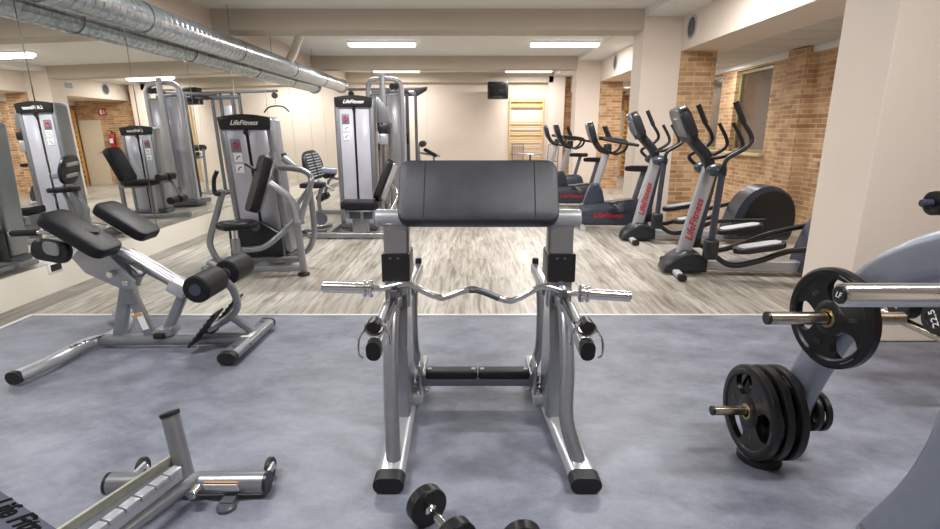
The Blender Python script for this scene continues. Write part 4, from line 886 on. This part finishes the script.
for x, z in ((-1.62, .7), (-1.75, .32)):
    for a, b in ((8.36, 8.56), (8.62, 8.82)):
        mb = MB(); mb.cyl((x, a, z), (x, b, z), .062, 22); mb.build('foam_roller', 'foam', t)
mb = MB(); mb.cyl((-1.1, 8.36, .6), (-1.1, 8.3, .78), .015, 10); mb.build('side_grip', 'rubber', t)
t.location.x -= .72; t.location.y += .3

# ---- cable crossover: arched column, far column, connecting beam
t = root('cable_column', (-1.45, 10.7, 0), 'tall arched silver cable column rising behind the stack tower', 'weight machine')
x0, x1, y0, y1, h = -1.98, -1.26, 10.5, 10.85, 2.33
mb = MB()
a = [(x0+.04, y0+.05, .08), (x0+.04, y0+.05, h-.16), (x0+.07, y0+.05, h-.06), (x0+.16, y0+.05, h), ((x0+x1)/2, y0+.05, h+.02), (x1-.16, y0+.05, h), (x1-.07, y0+.05, h-.06), (x1-.04, y0+.05, h-.16), (x1-.04, y0+.05, .08)]
mb.beam(a[:2]+curve(a[1:8], 5)+a[8:], .085, .1, .025, up=V((0, 1, 0))); mb.build('arch_frame', 'light', t)
for p, q in ((x0+.08, (x0+x1)/2-.03), ((x0+x1)/2+.03, x1-.08)):
    mb = MB(); mb.box(((p+q)/2, y0+.03, (.15+h-.28)/2), (q-p, .015, h-.28-.15), bev=.006); mb.build('front_shroud', 'shroud', t)
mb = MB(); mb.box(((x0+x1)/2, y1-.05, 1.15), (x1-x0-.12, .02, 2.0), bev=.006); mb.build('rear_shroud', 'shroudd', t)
mb = MB(); mb.box(((x0+x1)/2, y0+.05, h-.27), (x1-x0-.1, .05, .035), bev=.008); mb.build('top_bar', 'silver', t)
mb = MB(); mb.beam(curve([((x0+x1)/2-.02, y0+.2, h+.02), ((x0+x1)/2-.02, y0-.04, h+.03), ((x0+x1)/2-.02, y0-.09, h-.1), ((x0+x1)/2-.02, y0-.08, .4)]), .04, .11, .015, up=V((1, 0, 0))); mb.build('front_fairing', 'light', t)
for dx in (.14, .22): 
    mb = MB(); mb.cyl(((x0+x1)/2+dx, y0+.02, h-.12), ((x0+x1)/2+dx, y0+.06, h-.12), .055, 20); mb.build('pulley', 'black', t)
mb = MB(); mb.box(((x0+x1)/2, y0+.15, .08), (x1-x0+.1, .6, .1), bev=.02); mb.build('column_base', 'dsilver', t)
mb = MB(); mb.beam([(x1+.02, y1, .05), (x1+.02, y1, 2.1)], .06, .06, .012, up=V((0, 1, 0))); mb.build('rear_post', 'dsilver', t)
mb = MB(); mb.box((x1+.02, y1-.04, 1.25), (.05, .05, .22), bev=.01); mb.build('slide_carriage', 'black', t)
mb = MB(); mb.beam([(-1.45, 10.9, 2.2), (-1.5, 13.0, 2.3)], .05, .06, .015); mb.build('crossover_beam', 'dsilver', t)
for y in (11.4, 11.9, 12.3):
    mb = MB(); mb.tube([(-1.62, y, 2.2), (-1.68, y+.08, 2.16), (-1.3, y+.08, 2.16), (-1.36, y, 2.2)], .017, 10); mb.build('pull_up_handle', 'rubber', t)

t = root('lat_pulldown_station', (-1.55, 13.2, 0), 'far cable station with a curved pulldown bar hanging from its overhead arm', 'weight machine')
for x in (-1.95, -1.78, -1.5, -1.3):
    mb = MB(); mb.beam([(x, 13.2, .04), (x, 13.2, 2.34)], .07, .07, .015, up=V((0, 1, 0))); mb.build('tower_post', 'dsilver', t)
mb = MB(); mb.box((-1.64, 13.24, 1.1), (.26, .05, 1.9), bev=.01); mb.build('stack_shroud', 'shroud', t)
mb = MB(); mb.beam([(-2.9, 13.15, 2.34), (-1.05, 13.15, 2.36)], .06, .06, .015); mb.beam([(-1.95, 13.2, 2.24), (-1.3, 13.2, 2.24)], .09, .09, .02); mb.build('overhead_arm', 'dsilver', t)
mb = MB(); mb.prism([(-1.3, 2.36), (-1.0, 2.4), (-1.02, 2.32), (-1.25, 2.18)], (0, 13.1, 0), (1, 0, 0), (0, 0, 1), .08, bev=.01); mb.build('arm_end', 'black', t)
mb = MB(); mb.cyl((-2.82, 13.12, 2.24), (-2.82, 13.18, 2.24), .07, 20); mb.build('pulley', 'black', t)
mb = MB(); mb.tube([(-2.82, 13.15, 2.2), (-2.82, 13.15, 2.02)], .005, 6); mb.build('pull_cable', 'black', t)
mb = MB(); mb.tube(curve([(-3.12, 13.15, 1.86), (-3.0, 13.15, 1.97), (-2.82, 13.15, 2.0), (-2.64, 13.15, 1.97), (-2.52, 13.15, 1.86)]), .017, 10); mb.build('pulldown_bar', 'rubber', t)
mb = MB(); mb.tube([(-1.02, 13.15, 2.3), (-1.02, 12.9, 1.1)], .004, 6); mb.build('side_cable', 'grey', t)
mb = MB(); mb.beam([(-2.2, 13.0, .04), (-1.0, 13.0, .04)], .07, .07, .02); mb.beam([(-1.62, 12.4, .04), (-1.62, 13.3, .04)], .07, .07, .02); mb.build('base_rail', 'dsilver', t)

t = root('row_bench', (-1.05, 12.6, 0), 'small low row bench with black roller pads beside the far cable station', 'exercise bench')
mb = MB(); mb.beam([(-1.35, 12.6, .05), (-.7, 12.6, .05)], .06, .06, .015); mb.beam([(-1.15, 12.6, .06), (-1.2, 12.6, 1.08)], .05, .05, .012, up=V((0, 1, 0))); mb.beam([(-1.2, 12.6, .9), (-.7, 12.6, .82)], .05, .05, .012, up=V((0, 1, 0))); mb.beam([(-.85, 12.6, .82), (-.8, 12.6, .05)], .05, .05, .012, up=V((0, 1, 0))); mb.build('bench_frame', 'silver', t)
mb = MB(); pad(mb, (-.92, 12.6, .9), .34, .26, .07, rot=Euler((0, .5, 0)).to_matrix()); mb.build('seat_pad', 'vinyl', t)
for y in (12.35, 12.68):
    mb = MB(); mb.cyl((-1.1, y, 1.1), (-1.1, y+.17, 1.1), .07, 20); mb.build('roller_pad', 'rubber', t)

# ================================================================== elliptical trainers
def elliptical(loc, rz, lab):
    t = root('elliptical_trainer', loc, lab, 'elliptical trainer', 'elliptical trainers', rz=rz, world=False)
    b = lambda mb, n, m, p=t: mb.build(n, m, p)
    mb = MB(); n = 14
    for i in range(n+1): pass
    mb.prism([(0, .03), (.42, .03), (.42, .16), (.33, .22), (.2, .24), (.1, .18), (.02, .1)], (0, 0, 0), (1, 0, 0), (0, 0, 1), .3, bev=.035); b(mb, 'front_housing', 'navyd')
    mb = MB(); mb.beam([(.12, -.36, .035), (.12, .36, .035)], .07, .055, .02); st = b(mb, 'front_stabilizer', 'grey')
    for s in (-1, 1):
        mb = MB(); mb.beam([(.12, .34*s, .035), (.12, .4*s, .035)], .08, .065, .028); b(mb, 'stabilizer_cap', 'rubber', st)
    mb = MB(); mb.beam([(.3, 0, .1), (1.95, 0, .1)], .15, .1, .02, up=V((0, 1, 0))) if False else mb.box((1.12, 0, .09), (1.6, .13, .11), bev=.02); b(mb, 'base_rail', 'light')
    # mast
    mb = MB(); mb.beam([(.2, 0, .15), (.46, 0, 1.03)], .16, .09, .03, up=V((0, 1, 0))) if False else mb.beam([(.2, 0, .15), (.385, 0, 1.06)], .085, .14, .03, up=V((1, 0, 0))); mast = b(mb, 'mast', 'light')
    up_ = V((.17, 0, .91)).normalized()
    for s in (-1, 1):
        c = V((.273, s*.0445, .54)); n_ = V((0, s, 0)); ax = up_*(1 if s < 0 else 1)
        lettering('LifeFitness', .1, c, up_, n_.cross(up_), 'red', mast, shear=.3, bold=.002)
    mb = MB(); mb.beam([(.33, 0, .35), (.43, 0, 1.05)], .07, .07, .02, up=V((1, 0, 0))); b(mb, 'mast_spine', 'navy')
    mb = MB(); mb.cyl((.38, -.25, 1.04), (.38, .25, 1.04), .035, 18); b(mb, 'pivot_shaft', 'navyd')
    for s in (-1, 1):
        mb = MB(); mb.ball((.38, .2*s, 1.04), .082, 1.15, .95, .75); b(mb, 'pivot_cover', 'navy')
    # console
    mb = MB(); mb.beam(curve([(.38, 0, 1.02), (.33, 0, 1.16), (.2, 0, 1.3), (.11, 0, 1.42)]), .14, .1, .03, up=V((1, 0, 0))); b(mb, 'console_neck', 'black')
    ca = V((-.42, 0, .9)).normalized(); cs = V((0, 1, 0)); c = V((.1, 0, 1.46))
    nrmv = ca.cross(cs)
    mb = MB(); mb.prism(rrect(.34, .40, .07, 5), c, ca, cs, .09, bev=.03); con = b(mb, 'console', 'navyd')
    mb = MB(); mb.prism(rrect(.27, .34, .06, 5), c+(nrmv*(.042 if nrmv.x < 0 else -.042))+ca*.03, ca, cs, .035, bev=.015); b(mb, 'console_back', 'shroudd', con)
    mb = MB(); mb.prism(rrect(.2, .28, .02, 3), c-(nrmv*(.046 if nrmv.x < 0 else -.046)), ca, cs, .006); b(mb, 'display', 'screen', con)
    lettering('LifeFitness', .035, c+(nrmv*(.0605 if nrmv.x < 0 else -.0605))+ca*.08, (0, -1, 0), ca, 'white', con)
    # fixed inner handles
    for s in (-1, 1):
        mb = MB(); mb.tube(curve([(.35, s*.06, 1.14), (.46, s*.16, 1.17), (.57, s*.2, 1.24), (.57, s*.2, 1.32), (.48, s*.19, 1.47)]), .018, 12); b(mb, 'fixed_handle', 'rubber')
    # moving arms
    for s, sh in ((-1, -.2), (1, -.36)):
        mb = MB(); mb.tube(curve([(.42, s*.3, 1.0), (.62+sh, s*.31, 1.14), (.78+sh, s*.3, 1.25), (.82+sh, s*.29, 1.34), (.72+sh, s*.28, 1.5), (.66+sh, s*.28, 1.63)]), .02, 12); b(mb, 'moving_handle', 'black')
        mb = MB(); mb.tube([(.74+sh, s*.282, 1.47), (.65+sh, s*.28, 1.65)], .026, 12); b(mb, 'handle_grip', 'rubber')
        mb = MB(); mb.beam([(.41, s*.27, 1.02), (.39, s*.27, .6), (.38, s*.27, .26)], .06, .05, .02, up=V((0, 1, 0))); b(mb, 'swing_arm', 'navy')
        mb = MB(); mb.box((.385, s*.27, .3), (.13, .1, .2), bev=.03, seg=3); b(mb, 'arm_joint', 'navyd')
        zc = .2+.06*s
        mb = MB(); mb.beam(curve([(.42, s*.24, .24), (.6, s*.24, .16+.02*s), (.85, s*.24, .22+.03*s), (1.15, s*.24, .34+.04*s), (1.7, s*.24, .42+.1*s)]), .055, .05, .018); b(mb, 'pedal_arm', 'black')
        ang = .18
        Rr = Euler((0, -ang, 0)).to_matrix()
        pc = V((.82, s*.27, .37+.04*s))
        mb = MB(); mb.prism(rrect(.46, .22, .1, 6), pc, Rr @ V((1, 0, 0)), (0, 1, 0), .05, bev=.012); pe = b(mb, 'pedal', 'black')
        mb = MB(); mb.prism(rrect(.38, .16, .07, 6), pc+V((0, 0, .027)), Rr @ V((1, 0, 0)), (0, 1, 0), .01, bev=.003); b(mb, 'pedal_tread', 'grey', pe)
    # rear drive housing
    prof = [(1.29, .05), (1.36, .34), (1.44, .54), (1.56, .67), (1.72, .73), (1.88, .71), (2.01, .6), (2.08, .44), (2.09, .24), (2.05, .05)]
    mb = MB(); pr = [(p.x, p.z) for p in curve([V((x, 0, z)) for x, z in prof], 3)]; mb.prism(pr, (0, 0, 0), (1, 0, 0), (0, 0, 1), .34, bev=.04); hs = b(mb, 'drive_housing', 'navy')
    for s in (-1, 1):
        mb = MB(); mb.prism([(1.72+(x-1.72)*.82, .38+(z-.38)*.84) for x, z in pr], (0.05, s*.172, 0), (1, 0, 0), (0, 0, 1), .02, bev=.006); b(mb, 'side_disc', 'black', hs)
    mb = MB(); mb.beam([(1.9, -.34, .035), (1.9, .34, .035)], .07, .055, .02); b(mb, 'rear_stabilizer', 'grey')
    return t
def place(u, v, off=0): p = at(u, v, z=0); return (p.x, p.y, 0)
pA = at(664, 274, z=0); pB = at(622, 241, z=0)
elliptical((pA.x, pA.y+.12, 0), -.12, 'nearer elliptical trainer with a grey mast, standing beside the big white column')
elliptical((pB.x, pB.y+.1, 0), -.08, 'second elliptical trainer, behind the nearer one, its round rear housing in full view')

# ================================================================== upright bikes
def bike(loc, rz, lab):
    t = root('exercise_bike', loc, lab, 'exercise bike', 'upright bikes', rz=rz, world=False)
    b = lambda mb, n, m, p=t: mb.build(n, m, p)
    pr = [(p.x, p.z) for p in curve([V((x, 0, z)) for x, z in [(0, .05), (.03, .3), (.1, .36), (.5, .4), (.85, .44), (.98, .38), (1.03, .2), (1.02, .05)]], 3)]
    mb = MB(); mb.prism(pr, (0, 0, 0), (1, 0, 0), (0, 0, 1), .2, bev=.035); bd = b(mb, 'body_shell', 'navy')
    for s in (-1, 1): lettering('LifeFitness', .1, (.45, s*.101, .2), (-s, 0, 0), (0, 0, 1), 'red', bd, shear=.35, bold=.002)
    mb = MB(); mb.prism([(.08, .33), (.16, .6), (.22, .66), (.3, .66), (.36, .55), (.4, .38)], (0, 0, 0), (1, 0, 0), (0, 0, 1), .15, bev=.03); b(mb, 'front_cowl', 'navy')
    mb = MB(); mb.beam([(.26, 0, .6), (.4, 0, 1.14)], .09, .1, .035, up=V((1, 0, 0))); b(mb, 'console_post', 'light')
    mb = MB(); mb.box((.4, 0, 1.15), (.11, .1, .14), bev=.025); b(mb, 'post_head', 'navyd')
    mb = MB(); mb.beam(curve([(.42, 0, 1.1), (.3, 0, 1.14), (.22, 0, 1.24), (.18, 0, 1.34)]), .14, .08, .03, up=V((1, 0, 0))); b(mb, 'console_neck', 'black')
    ca = V((-.3, 0, .95)).normalized(); c = V((.16, 0, 1.38)); nv = ca.cross(V((0, 1, 0)))
    sg = 1 if nv.x < 0 else -1
    mb = MB(); mb.prism(rrect(.27, .34, .06, 5), c, ca, (0, 1, 0), .08, bev=.025); con = b(mb, 'console', 'navyd')
    mb = MB(); mb.prism(rrect(.2, .28, .05, 5), c+nv*(.036*sg)+ca*.02, ca, (0, 1, 0), .03, bev=.012); b(mb, 'console_back', 'shroudd', con)
    mb = MB(); mb.prism(rrect(.16, .24, .02, 3), c-nv*(.041*sg), ca, (0, 1, 0), .006); b(mb, 'display', 'screen', con)
    for s in (-1, 1):
        mb = MB(); mb.tube(curve([(.42, s*.03, 1.1), (.5, s*.16, 1.08), (.6, s*.24, 1.14), (.62, s*.25, 1.24), (.5, s*.24, 1.28), (.3, s*.2, 1.3)]), .019, 12); mb.tube(curve([(.3, s*.2, 1.29), (.55, s*.25, 1.24), (.78, s*.27, 1.2)]), .021, 12); b(mb, 'handlebar', 'rubber')
        mb = MB(); mb.tube([(.42, s*.14, 1.28), (.34, s*.12, 1.46)], .019, 12); b(mb, 'upright_grip', 'rubber')
    mb = MB(); mb.beam([(.82, 0, .4), (.93, 0, .84)], .07, .07, .02, up=V((1, 0, 0))); b(mb, 'seat_post', 'dsilver')
    mb = MB(); mb.prism([(.66, 0), (.72, -.04), (.86, -.06), (.98, -.12), (1.08, -.11), (1.1, 0), (1.08, .11), (.98, .12), (.86, .06), (.72, .04)], (0, 0, .87), (1, 0, 0), (0, 1, 0), .08, bev=.03); b(mb, 'saddle', 'vinyl')
    mb = MB(); mb.cyl((.62, -.16, .3), (.62, .16, .3), .018, 12); b(mb, 'crank_axle', 'chrome')
    for s in (-1, 1):
        mb = MB(); mb.beam([(.62, s*.15, .3), (.62+.12*s, s*.15, .3-.1*s)], .03, .02, .008, up=V((0, 1, 0))); cr = b(mb, 'crank_arm', 'chrome')
        mb = MB(); mb.box((.62+.12*s, s*.21, .3-.1*s), (.1, .09, .025), bev=.008); b(mb, 'pedal', 'black', cr)
        mb = MB(); mb.lathe([(0, 0), (.055, 0), (.05, .012), (.025, .014), (0, .014)], (.62, s*.1, .3), (0, s, 0), 22); b(mb, 'crank_disc', 'dsilver', bd)
    for x in (.08, .95):
        mb = MB(); mb.beam([(x, -.28, .035), (x, .28, .035)], .07, .06, .02); b(mb, 'stabilizer', 'grey')
    return t
p = at(579, 227, z=0); bike((p.x-.06, p.y-.02, 0), -.1, 'nearest upright exercise bike with a slate blue body, beside the second elliptical')
p = at(552, 206, z=0); bike((p.x-.1, p.y+.08, 0), -.08, 'middle upright exercise bike, seen just above the right corner of the bench pad')
p = at(540, 194, z=0); bike((p.x-.05, p.y+.08, 0), -.06, 'farthest upright exercise bike, mostly hidden behind the middle one')
